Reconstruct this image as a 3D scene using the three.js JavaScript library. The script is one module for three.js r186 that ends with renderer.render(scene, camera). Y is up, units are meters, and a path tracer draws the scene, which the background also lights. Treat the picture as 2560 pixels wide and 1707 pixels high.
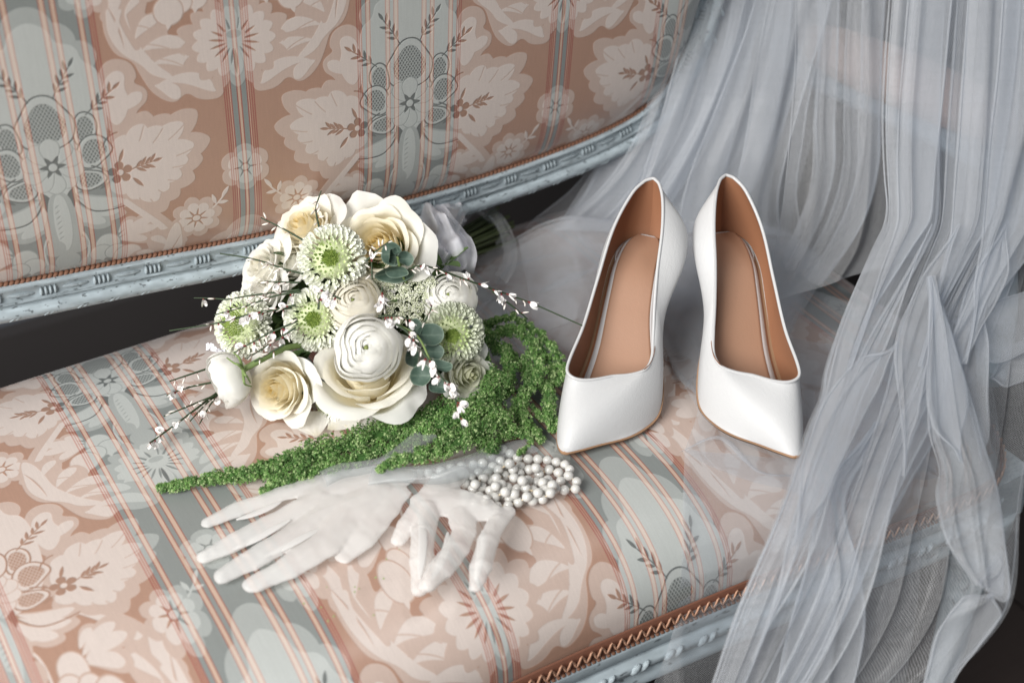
import * as THREE from 'three';
import { mergeGeometries, mergeVertices } from 'three/addons/utils/BufferGeometryUtils.js';
import { RectAreaLightUniformsLib } from 'three/addons/lights/RectAreaLightUniformsLib.js';

// ---------------------------------------------------------------- camera, light, exposure
const S = 0.46;                              // height of the seat's top above the floor, metres
const EYE = new THREE.Vector3(0, S + 0.73, 0), PITCH = 36, YAW = 31, F = 3556;   // F: focal length in pixels of the 2560 wide frame
const rad = (a) => a * Math.PI / 180;
const FH = new THREE.Vector3(Math.sin(rad(YAW)), 0, -Math.cos(rad(YAW)));
const FWD = FH.clone().multiplyScalar(Math.cos(rad(PITCH))).add(new THREE.Vector3(0, -Math.sin(rad(PITCH)), 0));
const RGT = FWD.clone().cross(new THREE.Vector3(0, 1, 0)).normalize();
const UPV = RGT.clone().cross(FWD);

const scene = new THREE.Scene();
const camera = new THREE.PerspectiveCamera(2 * Math.atan(853.5 / F) * 180 / Math.PI, 1024 / 683, 0.05, 30);
camera.position.copy(EYE);
camera.lookAt(EYE.clone().add(FWD));
camera.focus = 1.14;
camera.userData.fStop = 3.6;
scene.add(camera);

const renderer = new THREE.WebGLRenderer({ antialias: true });
renderer.toneMapping = THREE.LinearToneMapping;
renderer.toneMappingExposure = 1.05;
renderer.shadowMap.enabled = true;
RectAreaLightUniformsLib.init();

scene.background = new THREE.Color(0.118, 0.124, 0.132);   // the dim rest of the room
function areaLight(name, color, intensity, w, h, from, to) {
  const l = new THREE.RectAreaLight(color, intensity, w, h);
  l.name = name; l.position.set(...from); l.lookAt(...to); scene.add(l);
  return l;
}
areaLight('window_light', new THREE.Color(1.0, 0.98, 0.95), 13.0, 1.4, 1.5, [-1.42, S + 1.32, -0.06], [0.4, S, -0.8]);
areaLight('high_soft_light', new THREE.Color(1.0, 0.99, 0.98), 10, 0.5, 0.42, [1.1, S + 2.3, -0.22], [0.4, S, -0.75]);

// ---------------------------------------------------------------- helpers
let seed = 7;
const rnd = () => { seed = (seed + 0x6d2b79f5) | 0; let t = Math.imul(seed ^ (seed >>> 15), 1 | seed); t = (t + Math.imul(t ^ (t >>> 7), 61 | t)) ^ t; return ((t ^ (t >>> 14)) >>> 0) / 4294967296; };
const rr = (a, b) => a + (b - a) * rnd();
const lerp = (a, b, t) => a + (b - a) * t, clamp = (x, a, b) => Math.min(b, Math.max(a, x));
const smooth = (a, b, x) => { const t = clamp((x - a) / (b - a), 0, 1); return t * t * (3 - 2 * t); };
const V = (x, y, z) => new THREE.Vector3(x, y, z);
// a point of the place seen in the photograph at pixel (px, py) of 2560 x 1707: at a depth, on a level above the seat, or on an upright plane
const ray = (px, py) => FWD.clone().multiplyScalar(F).addScaledVector(RGT, px - 1280).addScaledVector(UPV, 853.5 - py);
const at = (px, py, d) => EYE.clone().addScaledVector(ray(px, py), d / F);
const onY = (px, py, h = 0) => { const d = ray(px, py); return EYE.clone().addScaledVector(d, (h - 0.73) / d.y); };
const onZ = (px, py, z) => { const d = ray(px, py); return EYE.clone().addScaledVector(d, z / d.z); };
const view = (a, b, c) => RGT.clone().multiplyScalar(a).addScaledVector(UPV, b).addScaledVector(FWD, -c).normalize();   // right, up, towards the lens
// smooth value noise in 3D
const hash = (x, y, z) => { let h = Math.imul(x, 374761393) ^ Math.imul(y, 668265263) ^ Math.imul(z, 2147483647 ^ 12345); h = Math.imul(h ^ (h >>> 13), 1274126177); return ((h ^ (h >>> 16)) >>> 0) / 4294967296; };
function noise(x, y, z = 0) {
  const i = Math.floor(x), j = Math.floor(y), k = Math.floor(z), u = x - i, v = y - j, w = z - k;
  const f = (t) => t * t * (3 - 2 * t), a = f(u), b = f(v), c = f(w);
  const L = (p, q, t) => p + (q - p) * t;
  return L(L(L(hash(i, j, k), hash(i + 1, j, k), a), L(hash(i, j + 1, k), hash(i + 1, j + 1, k), a), b), L(L(hash(i, j, k + 1), hash(i + 1, j, k + 1), a), L(hash(i, j + 1, k + 1), hash(i + 1, j + 1, k + 1), a), b), c) * 2 - 1;
}
// a sheet of (nu + 1) x (nv + 1) points; fn(u, v) returns a Vector3; col(u, v) an optional linear colour
function sheet(fn, nu, nv, col, uvfn) {
  const p = [], t = [], c = [], idx = [];
  for (let j = 0; j <= nv; j++) for (let i = 0; i <= nu; i++) {
    const u = i / nu, v = j / nv, q = fn(u, v);
    p.push(q.x, q.y, q.z);
    const w = uvfn ? uvfn(u, v) : [u, v]; t.push(w[0], w[1]);
    if (col) { const k = col(u, v); c.push(k[0], k[1], k[2]); }
  }
  for (let j = 0; j < nv; j++) for (let i = 0; i < nu; i++) {
    const a = j * (nu + 1) + i, b = a + 1, d = a + nu + 1, e = d + 1;
    idx.push(a, b, e, a, e, d);
  }
  const g = new THREE.BufferGeometry();
  g.setAttribute('position', new THREE.Float32BufferAttribute(p, 3));
  g.setAttribute('uv', new THREE.Float32BufferAttribute(t, 2));
  if (col) g.setAttribute('color', new THREE.Float32BufferAttribute(c, 3));
  g.setIndex(idx); g.computeVertexNormals();
  return g;
}
const curve = (pts, closed = false) => new THREE.CatmullRomCurve3(pts, closed, 'centripetal');
// a tapered tube along points; r(t) or number; flat squeezes it along the frame's binormal
function sweep(pts, r, n, m = 6, flat = 1, caps = true, upHint) {
  const c = curve(pts), P = [], N = [], B = [];
  let up = upHint ? upHint.clone() : V(0, 1, 0);
  for (let i = 0; i <= n; i++) {
    const t = i / n, p = c.getPoint(t), T = c.getTangent(t);
    let b = T.clone().cross(up);
    if (b.lengthSq() < 1e-8) b = T.clone().cross(V(1, 0.1, 0.2));
    b.normalize(); const nn = b.clone().cross(T).normalize();
    if (!upHint) up = nn.clone();
    P.push(p); N.push(nn); B.push(b);
  }
  const rf = typeof r === 'function' ? r : () => r;
  const g = sheet((u, v) => {
    const i = Math.round(v * (caps ? n + 2 : n)), k = caps ? clamp(i - 1, 0, n) : i, rad0 = caps && (i === 0 || i === n + 2) ? 1e-5 : rf(k / n);
    const a = u * Math.PI * 2;
    return P[k].clone().addScaledVector(B[k], Math.cos(a) * rad0).addScaledVector(N[k], Math.sin(a) * rad0 * flat);
  }, m, caps ? n + 2 : n);
  return g;
}
function weld(g) { const h = g.clone(); h.deleteAttribute('normal'); h.deleteAttribute('uv'); const w = mergeVertices(h, 1e-6); w.computeVertexNormals(); return w; }
const paint = (g, c) => { const n = g.attributes.position.count, a = new Float32Array(n * 3); for (let i = 0; i < n; i++) a.set(c, i * 3); g.setAttribute('color', new THREE.BufferAttribute(a, 3)); return g; };
const merge = (list) => mergeGeometries(list.map((g) => (g.index ? g : g.setIndex([...Array(g.attributes.position.count).keys()]))), false);
// closed surface of a field (positive inside), by surface nets on a grid of cells
function isoSurface(field, lo, hi, cell) {
  const n = [0, 1, 2].map((k) => Math.ceil((hi.getComponent(k) - lo.getComponent(k)) / cell) + 1), [nx, ny, nz] = n, f = new Float32Array(nx * ny * nz);
  for (let k = 0; k < nz; k++) for (let j = 0; j < ny; j++) for (let i = 0; i < nx; i++) f[(k * ny + j) * nx + i] = field(lo.x + i * cell, lo.y + j * cell, lo.z + k * cell);
  const id = new Int32Array(nx * ny * nz).fill(-1), P = [], I = [], at_ = (i, j, k) => (k * ny + j) * nx + i;
  for (let k = 0; k < nz - 1; k++) for (let j = 0; j < ny - 1; j++) for (let i = 0; i < nx - 1; i++) {
    let m = 0, sx = 0, sy = 0, sz = 0, c = 0;
    const v = [], q = [[0, 0, 0], [1, 0, 0], [0, 1, 0], [1, 1, 0], [0, 0, 1], [1, 0, 1], [0, 1, 1], [1, 1, 1]];
    for (let e = 0; e < 8; e++) { v[e] = f[at_(i + q[e][0], j + q[e][1], k + q[e][2])]; if (v[e] > 0) m |= 1 << e; }
    if (m === 0 || m === 255) continue;
    for (let a = 0; a < 8; a++) for (const b of [a ^ 1, a ^ 2, a ^ 4]) if (b > a && (v[a] > 0) !== (v[b] > 0)) { const t = v[a] / (v[a] - v[b]); sx += lerp(q[a][0], q[b][0], t); sy += lerp(q[a][1], q[b][1], t); sz += lerp(q[a][2], q[b][2], t); c++; }
    id[at_(i, j, k)] = P.length / 3; P.push(lo.x + (i + sx / c) * cell, lo.y + (j + sy / c) * cell, lo.z + (k + sz / c) * cell);
  }
  const quad = (a, b, c, d, flip) => { if (a < 0 || b < 0 || c < 0 || d < 0) return; flip ? I.push(a, c, b, a, d, c) : I.push(a, b, c, a, c, d); };
  for (let k = 1; k < nz - 1; k++) for (let j = 1; j < ny - 1; j++) for (let i = 1; i < nx - 1; i++) {
    const s = f[at_(i, j, k)] > 0;
    if (s !== f[at_(i + 1, j, k)] > 0) quad(id[at_(i, j - 1, k - 1)], id[at_(i, j, k - 1)], id[at_(i, j, k)], id[at_(i, j - 1, k)], !s);
    if (s !== f[at_(i, j + 1, k)] > 0) quad(id[at_(i - 1, j, k - 1)], id[at_(i - 1, j, k)], id[at_(i, j, k)], id[at_(i, j, k - 1)], !s);
    if (s !== f[at_(i, j, k + 1)] > 0) quad(id[at_(i - 1, j - 1, k)], id[at_(i, j - 1, k)], id[at_(i, j, k)], id[at_(i - 1, j, k)], !s);
  }
  const g = new THREE.BufferGeometry(); g.setAttribute('position', new THREE.Float32BufferAttribute(P, 3)); g.setIndex(I); g.computeVertexNormals();
  return g;
}
const names = new Map();
function numbered(n) { const k = names.get(n) ?? 0; names.set(n, k + 1); return k ? `${n}_${String(k).padStart(3, '0')}` : n; }
function thing(name, label, category, base, group) {
  const o = new THREE.Group(); o.name = numbered(name); o.position.copy(base);
  o.userData = { label, category }; if (group) o.userData.group = group;
  scene.add(o); return o;
}
const shade = (m) => { m.castShadow = true; m.receiveShadow = true; return m; };
// a part: geometry given in the scene's own coordinates, moved under its parent
function part(name, geo, mat, parent, kind, label) {
  const m = shade(new THREE.Mesh(geo, mat)); m.name = name;
  if (parent && parent !== scene) { parent.updateWorldMatrix(true, false); const w = parent.matrixWorld.clone().invert(); geo.applyMatrix4(w); parent.add(m); } else scene.add(m);
  if (kind) m.userData.kind = kind;
  if (label) m.userData.label = label;
  return m;
}
const sRGB = (r, g, b) => new THREE.Color().setRGB(r / 255, g / 255, b / 255, THREE.SRGBColorSpace);
const lin = (r, g, b) => sRGB(r, g, b).toArray();
function noiseTexture(w, fn, srgb = false) {
  const d = new Uint8Array(w * w * 4);
  for (let y = 0; y < w; y++) for (let x = 0; x < w; x++) { const c = fn(x / w, y / w); d.set([c[0], c[1], c[2], 255], (y * w + x) * 4); }
  const t = new THREE.DataTexture(d, w, w); t.wrapS = t.wrapT = THREE.RepeatWrapping; t.magFilter = THREE.LinearFilter; t.minFilter = THREE.LinearMipmapLinearFilter; t.generateMipmaps = true;
  if (srgb) t.colorSpace = THREE.SRGBColorSpace;
  t.needsUpdate = true; return t;
}

// ---------------------------------------------------------------- the woven damask: stripes and flowers, one repeat of 30.5 x 42.2 cm
const TW = 30.5, TH = 42.2, PX = 40;
function damask() {
  const w = Math.round(TW * PX), h = Math.round(TH * PX), cv = document.createElement('canvas');
  cv.width = w; cv.height = h;
  const g = cv.getContext('2d');
  const G0 = 'rgb(60,60,60)', DK = 'rgb(34,34,34)', MID = 'rgb(158,158,158)', LT = 'rgb(222,222,222)', GR = 'rgb(128,128,128)';
  g.fillStyle = G0; g.fillRect(0, 0, w, h);
  const R = (() => { let s = 11; return () => { s = (s * 16807) % 2147483647; return s / 2147483647; }; })();
  const closed = (pts) => { g.beginPath(); const n = pts.length; for (let i = 0; i < n; i++) { const a = pts[i], b = pts[(i + 1) % n], mx = (a[0] + b[0]) / 2, my = (a[1] + b[1]) / 2; i ? g.quadraticCurveTo(a[0], a[1], mx, my) : g.moveTo(mx, my); } const a = pts[0], b = pts[1]; g.quadraticCurveTo(a[0], a[1], (a[0] + b[0]) / 2, (a[1] + b[1]) / 2); g.closePath(); };
  const blob = (pts, c) => { closed(pts); g.fillStyle = c; g.fill(); };
  const stroke = (pts, wd, c) => { g.beginPath(); g.moveTo(...pts[0]); for (let i = 1; i < pts.length - 1; i++) { const a = pts[i], b = pts[i + 1]; g.quadraticCurveTo(a[0], a[1], i === pts.length - 2 ? b[0] : (a[0] + b[0]) / 2, i === pts.length - 2 ? b[1] : (a[1] + b[1]) / 2); } if (pts.length === 2) g.lineTo(...pts[1]); g.strokeStyle = c; g.lineWidth = wd; g.lineCap = 'round'; g.stroke(); };
  // a petal from its root to its rounded tip, bent sideways
  const petal = (x0, y0, x1, y1, wd, c, bend = 0) => {
    const dx = x1 - x0, dy = y1 - y0, L = Math.hypot(dx, dy), tx = dx / L, ty = dy / L, nx = -ty, ny = tx;
    const q = (t, s) => { const b = bend * L * 4 * t * (1 - t); return [x0 + tx * L * t + nx * (s * wd + b), y0 + ty * L * t + ny * (s * wd + b)]; };
    blob([q(0, 0.06), q(0.3, 0.3), q(0.62, 0.5), q(0.9, 0.46), q(1.06, 0.12), q(1.06, -0.12), q(0.9, -0.46), q(0.62, -0.5), q(0.3, -0.3), q(0, -0.06)], c);
  };
  const leaf = (x0, y0, x1, y1, wd, c, bend = 0) => {
    const dx = x1 - x0, dy = y1 - y0, L = Math.hypot(dx, dy), tx = dx / L, ty = dy / L, nx = -ty, ny = tx;
    const q = (t, s) => { const b = bend * L * 4 * t * (1 - t); return [x0 + tx * L * t + nx * (s * wd + b), y0 + ty * L * t + ny * (s * wd + b)]; };
    g.beginPath(); g.moveTo(x0, y0); let a = q(0.45, 0.9); g.quadraticCurveTo(a[0], a[1], x1, y1); a = q(0.45, -0.9); g.quadraticCurveTo(a[0], a[1], x0, y0); g.fillStyle = c; g.fill();
  };
  const flower = (x, y, r, n, rot, in_ = 0.72) => {
    for (let i = 0; i < n; i++) { const a = rot + i * 2 * Math.PI / n; petal(x, y, x + r * Math.cos(a), y + r * Math.sin(a), r * 5.2 / n, MID); }
    for (let i = 0; i < n; i++) { const a = rot + i * 2 * Math.PI / n; petal(x + 0.16 * r * Math.cos(a), y + 0.16 * r * Math.sin(a), x + r * in_ * Math.cos(a), y + r * in_ * Math.sin(a), r * 3.6 / n, LT); }
    for (let i = 0; i < n; i++) { const a = rot + (i + 0.5) * 2 * Math.PI / n; leaf(x, y, x + r * 0.5 * Math.cos(a), y + r * 0.5 * Math.sin(a), r * 0.09, G0); }
    g.beginPath(); g.arc(x, y, r * 0.2, 0, 7); g.fillStyle = G0; g.fill();
    g.beginPath(); g.ellipse(x, y, r * 0.155, r * 0.135, 0, 0, 7); g.fillStyle = LT; g.fill();
  };
  const sprig = (x0, y0, x1, y1, c) => {   // a small twig of pointed leaves
    const dx = x1 - x0, dy = y1 - y0, L = Math.hypot(dx, dy), tx = dx / L, ty = dy / L, nx = -ty, ny = tx;
    stroke([[x0, y0], [(x0 + x1) / 2 + nx * 0.1, (y0 + y1) / 2 + ny * 0.1], [x1, y1]], 0.1, c);
    for (let i = 0; i < 4; i++) { const t = 0.22 + i * 0.22, bx = x0 + dx * t, by = y0 + dy * t, s = i % 2 ? 1 : -1, l = 0.95; leaf(bx, by, bx + (tx * 0.75 + nx * s * 0.66) * l, by + (ty * 0.75 + ny * s * 0.66) * l, 0.3, c); if (i < 3) leaf(bx, by, bx + (tx * 0.8 - nx * s * 0.6) * l * 0.85, by + (ty * 0.8 - ny * s * 0.6) * l * 0.85, 0.27, c); }
    leaf(x1, y1, x1 + tx * 0.9, y1 + ty * 0.9, 0.3, c);
  };
  const lace = (pts) => {   // a lace petal: pale rim, dark outline, net inside
    g.save(); closed(pts); g.fillStyle = LT; g.fill(); g.strokeStyle = DK; g.lineWidth = 0.13; g.stroke();
    const cx = pts.reduce((s, p) => s + p[0], 0) / pts.length, cy = pts.reduce((s, p) => s + p[1], 0) / pts.length;
    const inn = pts.map(([x, y]) => [cx + (x - cx) * 0.7, cy + (y - cy) * 0.72]);
    closed(inn); g.fillStyle = DK; g.fill(); g.clip(); g.strokeStyle = 'rgb(150,150,150)'; g.lineWidth = 0.085;
    for (let k = -30; k < 30; k++) { g.beginPath(); g.moveTo(cx + k * 0.3 - 4, cy - 6); g.lineTo(cx + k * 0.3 + 4, cy + 6); g.stroke(); g.beginPath(); g.moveTo(cx + k * 0.3 + 4, cy - 6); g.lineTo(cx + k * 0.3 - 4, cy + 6); g.stroke(); }
    g.restore();
  };
  const layers = [];
  layers[0] = () => {
    // sunburst blossom below (its centre is at 0, -13.2) and the plume between
    for (let i = 0; i < 9; i++) { const a = rad(-90 + i * 22), rr_ = 3.9 + (i % 2) * 0.35; petal(0, -13, rr_ * 1.05 * Math.cos(a), -13 + rr_ * Math.sin(a) * 0.95, 1.5, MID); }
    for (let i = 0; i < 9; i++) { const a = rad(-90 + i * 22), rr_ = 3.0; petal(0.3 * Math.cos(a), -13, rr_ * 1.08 * Math.cos(a), -13 + rr_ * Math.sin(a) * 0.95, 1.15, LT); }
    for (let i = 0; i < 8; i++) { const a = rad(-79 + i * 22); leaf(0.7 * Math.cos(a), -13 + 0.6 * Math.sin(a), 2.1 * Math.cos(a), -13 + 2.0 * Math.sin(a), 0.22, G0); }
    leaf(0, -13.6, 0, -15.9, 0.34, DK); g.beginPath(); g.ellipse(0, -12.6, 0.95, 0.62, 0, 0, 7); g.fillStyle = LT; g.fill(); g.beginPath(); g.ellipse(0, -12.45, 0.6, 0.34, 0, 0, 7); g.fillStyle = MID; g.fill();
    // acanthus leaf that sweeps down and outwards
    stroke([[9.4, 16.4], [8.0, 15.0], [6.6, 13.2], [5.7, 11.4]], 0.9, MID); stroke([[10.2, 16.8], [8.8, 15.2], [7.2, 13.4], [6.3, 11.4]], 0.55, LT);
    blob([[6.0, 14.2], [5.5, 12], [5.3, 10.2], [5.9, 8.3], [7.2, 7.7], [7.6, 6.4], [8.4, 4.6], [10.0, 3.5], [11.0, 4.5], [12.0, 3.5], [13.9, 3.4], [14.1, 4.6], [12.6, 5.6], [13.4, 6.0], [13.2, 7.0], [11.4, 7.3], [12.1, 8.0], [11.6, 9.2], [9.9, 9.2], [10.4, 10.2], [9.6, 11.5], [8.4, 11.0], [9.0, 12.4], [8.0, 13.6], [7.2, 13.0]], MID);
    petal(7.6, 9.4, 9.4, 10.9, 1.0, LT, 0.1); petal(8.0, 8.4, 11.2, 8.5, 1.15, LT, 0.12); petal(8.7, 7.2, 12.3, 6.5, 1.15, LT, 0.12); petal(9.0, 5.5, 13.2, 4.4, 1.2, LT, 0.16); petal(8.6, 5.4, 10.4, 4.2, 1.2, LT, 0.1); petal(7.0, 11.2, 8.3, 12.6, 0.8, LT, 0.1);
    blob([[6.0, 14.0], [5.7, 11.6], [5.6, 10.0], [6.4, 8.3], [7.8, 7.3], [8.4, 6.3], [9.9, 5.6], [10.2, 5.9], [9.0, 7.0], [8.2, 8.2], [7.4, 9.6], [7.2, 11.4], [6.8, 13.2]], LT);
    leaf(5.8, 12.4, 6.7, 8.6, 0.16, GR, 0.1); stroke([[8.0, 8.9], [9.6, 8.7], [11.2, 7.5]], 0.1, MID); stroke([[8.6, 7.6], [10.2, 7.5], [11.6, 6.1]], 0.1, MID); stroke([[7.8, 10.4], [8.6, 10.3], [9.6, 9.4]], 0.1, MID);
    // curled bud beside it
    blob([[4.5, 7.4], [5.6, 8.2], [7.0, 7.7], [7.4, 6.4], [6.9, 5.9], [8.0, 5.3], [7.9, 4.2], [7.0, 3.6], [6.4, 2.4], [5.2, 1.6], [4.4, 2.6], [4.1, 5.0]], MID);
    blob([[4.7, 6.4], [5.7, 7.2], [6.5, 6.8], [6.2, 5.6], [6.6, 4.6], [6.0, 3.0], [5.1, 2.4], [4.5, 4.0]], LT); petal(5.4, 3.6, 7.4, 4.9, 1.1, LT);
    // peony leaf
    const tips = [[5.7, 2.3], [7.6, 3.1], [9.3, 2.5], [11.3, 2.5], [12.1, 0.0], [11.4, -1.6], [10.6, -3.3], [9.2, -4.6], [8.0, -5.7], [6.6, -5.2], [4.6, -4.2]];
    for (const [x, y] of tips) petal(5.6, -1.4, x, y, 2.5, MID); blob([[4.0, 1.2], [7, 1.8], [9.4, 0.8], [9.4, -1.6], [7.6, -4], [5, -4.2], [3.6, -2]], MID);
    for (const [x, y] of tips) petal(5.4, -1.2, lerp(5.6, x, 0.8), lerp(-1.4, y, 0.76) + 0.1, 1.9, LT); blob([[4.2, 0.6], [7, 1.0], [8.8, 0.2], [8.4, -1.8], [6.6, -3.2], [4.4, -2.8]], LT);
    for (let i = 1; i < tips.length - 1; i += 1) { const [x, y] = tips[i]; stroke([[lerp(5.6, x, 0.62), lerp(-1.4, y, 0.62) - 0.45], [lerp(5.6, x, 0.72), lerp(-1.4, y, 0.72) - 0.5], [lerp(5.6, x, 0.86), lerp(-1.4, y, 0.86) - 0.3]], 0.1, MID); }
    for (let i = 0; i < 5; i++) { const a = rad(20 + i * 72); petal(5.0, -1.55, 5.0 + 0.95 * Math.cos(a), -1.55 + 0.95 * Math.sin(a), 0.72, DK); }
    g.beginPath(); g.arc(5.0, -1.55, 0.26, 0, 7); g.fillStyle = LT; g.fill(); sprig(5.9, -1.45, 7.6, -1.1, DK); leaf(5.9, -2.2, 6.7, -3.2, 0.35, DK); leaf(5.0, -0.7, 5.5, 0.5, 0.32, DK); leaf(4.0, -1.0, 2.9, -0.6, 0.3, DK); leaf(4.1, -2.2, 3.2, -2.7, 0.3, DK);
    // lower leaves, fruit and stems
    const wing = [[1.4, -2.6, 5.3, -4.4, 1.5], [1.4, -3.0, 4.7, -5.4, 1.6], [1.2, -3.4, 3.4, -6.2, 1.6], [1.0, -3.4, 2.2, -5.8, 1.2]];
    for (const [a, b, c, d, e] of wing) petal(a, b, c, d, e, MID, -0.12); for (const [a, b, c, d, e] of wing) petal(a, b - 0.1, lerp(a, c, 0.86), lerp(b, d, 0.86), e * 0.66, LT, -0.12);
    stroke([[0.9, -2.2], [1.6, -4.0], [3.2, -5.0], [5.2, -4.6]], 0.13, DK);
    const l2 = [[4.2, -7.6, 7.4, -6.2, 1.5], [4.2, -7.9, 7.9, -7.2, 1.4], [4.2, -8.0, 6.9, -8.6, 1.3], [4.2, -7.2, 5.6, -6.0, 1.1]];
    for (const [a, b, c, d, e] of l2) petal(a, b, c, d, e, MID, 0.05); for (const [a, b, c, d, e] of l2) petal(a, b, lerp(a, c, 0.82), lerp(b, d, 0.82), e * 0.62, LT, 0.05);
    for (const [x, y, r] of [[3.3, -8.1, 1.0], [2.7, -9.1, 0.95], [3.9, -9.3, 0.9], [4.9, -9.9, 1.15]]) { g.beginPath(); g.arc(x, y, r, 0, 7); g.fillStyle = LT; g.fill(); g.strokeStyle = GR; g.lineWidth = 0.09; g.stroke(); leaf(x, y - r * 0.4, x + 0.2, y - r * 1.3, 0.5, LT); }
    stroke([[7.2, -7.9], [8.2, -8.8], [8.6, -10.2], [7.6, -12.4]], 0.5, MID); stroke([[8.5, -9.4], [8.9, -10.2], [9.0, -11.4]], 0.3, LT); stroke([[1.4, -6.4], [2.0, -7.6], [1.6, -9.2]], 0.2, LT);
    // eight petal flower, twig and half the blossom on the narrow stripe
    flower(10.75, -7.35, 2.15, 8, 0.2); stroke([[12.2, -6.6], [12.9, -6.0], [13.3, -5.4]], 0.16, LT); for (const [x, y, u, v] of [[12.5, -6.3, 12.2, -5.2], [12.6, -6.2, 13.6, -6.2], [13.0, -5.7, 13.7, -4.7]]) leaf(x, y, u, v, 0.4, LT);
  };
  layers[1] = () => {   // plume above the lace flower of the broad band
    for (const [x, y, r, c] of [[0, 11.0, 1.9, MID], [1.7, 9.9, 1.6, MID], [3.3, 8.6, 1.3, MID]]) { g.beginPath(); g.arc(x, y, r, 0, 7); g.fillStyle = c; g.fill(); }
    blob([[0, 11.9], [1.5, 11.0], [1.7, 9.9], [3.2, 9.6], [3.4, 8.2], [4.6, 7.6], [4.7, 4], [4.3, 0.5], [3, -2.2], [0, -3], [-3, -2.2], [-4.3, 0.5], [-4.7, 4], [-4.6, 7.6], [-3.4, 8.2], [-3.2, 9.6], [-1.7, 9.9], [-1.5, 11.0]], LT);
  };
  layers[2] = () => {   // the lace flower itself
    lace([[0, 6.1], [0.9, 5.8], [1.6, 4.7], [2.3, 3.7], [2.0, 2.2], [1.2, 1.6], [0, 1.4], [-1.2, 1.6], [-2.0, 2.2], [-2.3, 3.7], [-1.6, 4.7], [-0.9, 5.8]]);
    lace([[1.9, 2.5], [2.2, 3.9], [3.0, 4.3], [3.8, 3.6], [3.8, 2.4], [3.2, 1.6], [2.0, 1.4]]);
    lace([[1.9, 1.0], [2.6, 2.1], [3.7, 2.2], [4.5, 1.4], [4.8, 0.6], [4.0, -0.1], [3.1, -0.8], [2.0, -0.5]]);
    lace([[1.6, -0.6], [2.6, -0.8], [3.6, -1.1], [4.1, -1.9], [3.2, -2.5], [2.1, -2.7], [1.3, -2.0]]);
    stroke([[4.0, 1.0], [4.3, 1.9], [5.2, 2.0]], 0.13, DK); stroke([[2.9, -0.5], [3.6, -0.8], [4.3, -1.5]], 0.13, DK);
    sprig(0.9, 5.6, 2.4, 7.9, DK); sprig(3.1, 3.9, 5.3, 5.6, DK);
    // the calyx below it
    leaf(1.3, -2.0, 0.9, -4.3, 0.8, DK, -0.18); blob([[0, -2.2], [0.8, -2.6], [1.1, -4.4], [1.7, -5.6], [1.0, -7.4], [0, -8.8], [-1.0, -7.4], [-1.7, -5.6], [-1.1, -4.4], [-0.8, -2.6]], MID);
    blob([[0, -2.3], [0.5, -3], [0.7, -5.2], [0.5, -7.2], [0, -8.2], [-0.5, -7.2], [-0.7, -5.2], [-0.5, -3]], LT); for (let i = 0; i < 7; i++) { leaf(0.05, -3.4 - i * 0.5, 0.5, -3.7 - i * 0.5, 0.12, GR); }
    for (const [x, y, r] of [[0.9, -7.6, 0.85], [0, -9.2, 1.0]]) { g.beginPath(); g.arc(x, y, r, 0, 7); g.fillStyle = MID; g.fill(); }
    for (let i = 0; i < 6; i++) { const a = rad(-90 + i * 36), b = rad(-90 + (i + 1) * 36); petal(0, 0, 2.25 * Math.cos(a), 2.25 * Math.sin(a) * 1.02, 1.55, LT); g.strokeStyle = 'rgb(120,120,120)'; g.lineWidth = 0.06; g.stroke(); }
    for (let i = 0; i < 6; i++) { const a = rad(-90 + i * 60 + 30); leaf(0, 0, 1.05 * Math.cos(a), 1.05 * Math.sin(a), 0.4, DK); }
    g.beginPath(); g.arc(0, 0, 0.5, 0, 7); g.fillStyle = DK; g.fill(); g.beginPath(); g.arc(0, -0.05, 0.33, 0, 7); g.fillStyle = LT; g.fill();
  };
  const narrow = () => { flower(15.25, -3.2, 2.1, 6, Math.PI / 2); };
  // the lace flower's petals and net are drawn light over the dark; both rows stand half a repeat apart
  for (const [ox, oy] of [[0, 0], [TW, 0], [0, TH], [TW, TH], [TW / 2, TH / 2], [TW / 2, -TH / 2], [-TW / 2, TH / 2], [1.5 * TW, TH / 2], [-TW / 2, -TH / 2], [1.5 * TW, -TH / 2], [TW / 2, 1.5 * TH], [0, -TH], [TW, -TH]]) for (const L of layers) for (const s of [1, -1]) { g.setTransform(PX * s, 0, 0, -PX, ox * PX, h - oy * PX); L(); if (s > 0 && L === layers[0]) narrow(); }
  g.setTransform(1, 0, 0, 1, 0, 0);
  const im = g.getImageData(0, 0, w, h), d = im.data, rough = new Uint8Array((w >> 1) * (h >> 1) * 4);
  const C = { peach: [[169, 135, 117], [207, 195, 188]], grey: [[133, 138, 136], [183, 187, 184]], strip: [[193, 168, 150], [208, 194, 183]], red: [[152, 92, 82], [190, 152, 142]] };
  const kinds = new Array(w);
  for (let x = 0; x < w; x++) {
    const cm = (x + 0.5) / PX, a = Math.min(cm, TW - cm), b = 15.25 - a;   // from the middle of the broad band, of the narrow stripe
    const near = (v, c, hw) => Math.abs(v - c) < hw;
    let k = 'peach';
    if (a < 4.95) {
      k = 'grey';
      for (const [c, hw] of [[1.3, 0.19], [2.06, 0.17], [3.84, 0.17]]) { if (near(a, c, hw)) k = 'strip'; if (near(a, c - hw, 0.042) || near(a, c + hw, 0.042)) k = 'red'; }
      if (a > 4.42) k = 'peach'; for (const c of [4.45, 4.64, 4.83]) if (near(a, c, 0.045)) k = 'red';
    }
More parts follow.
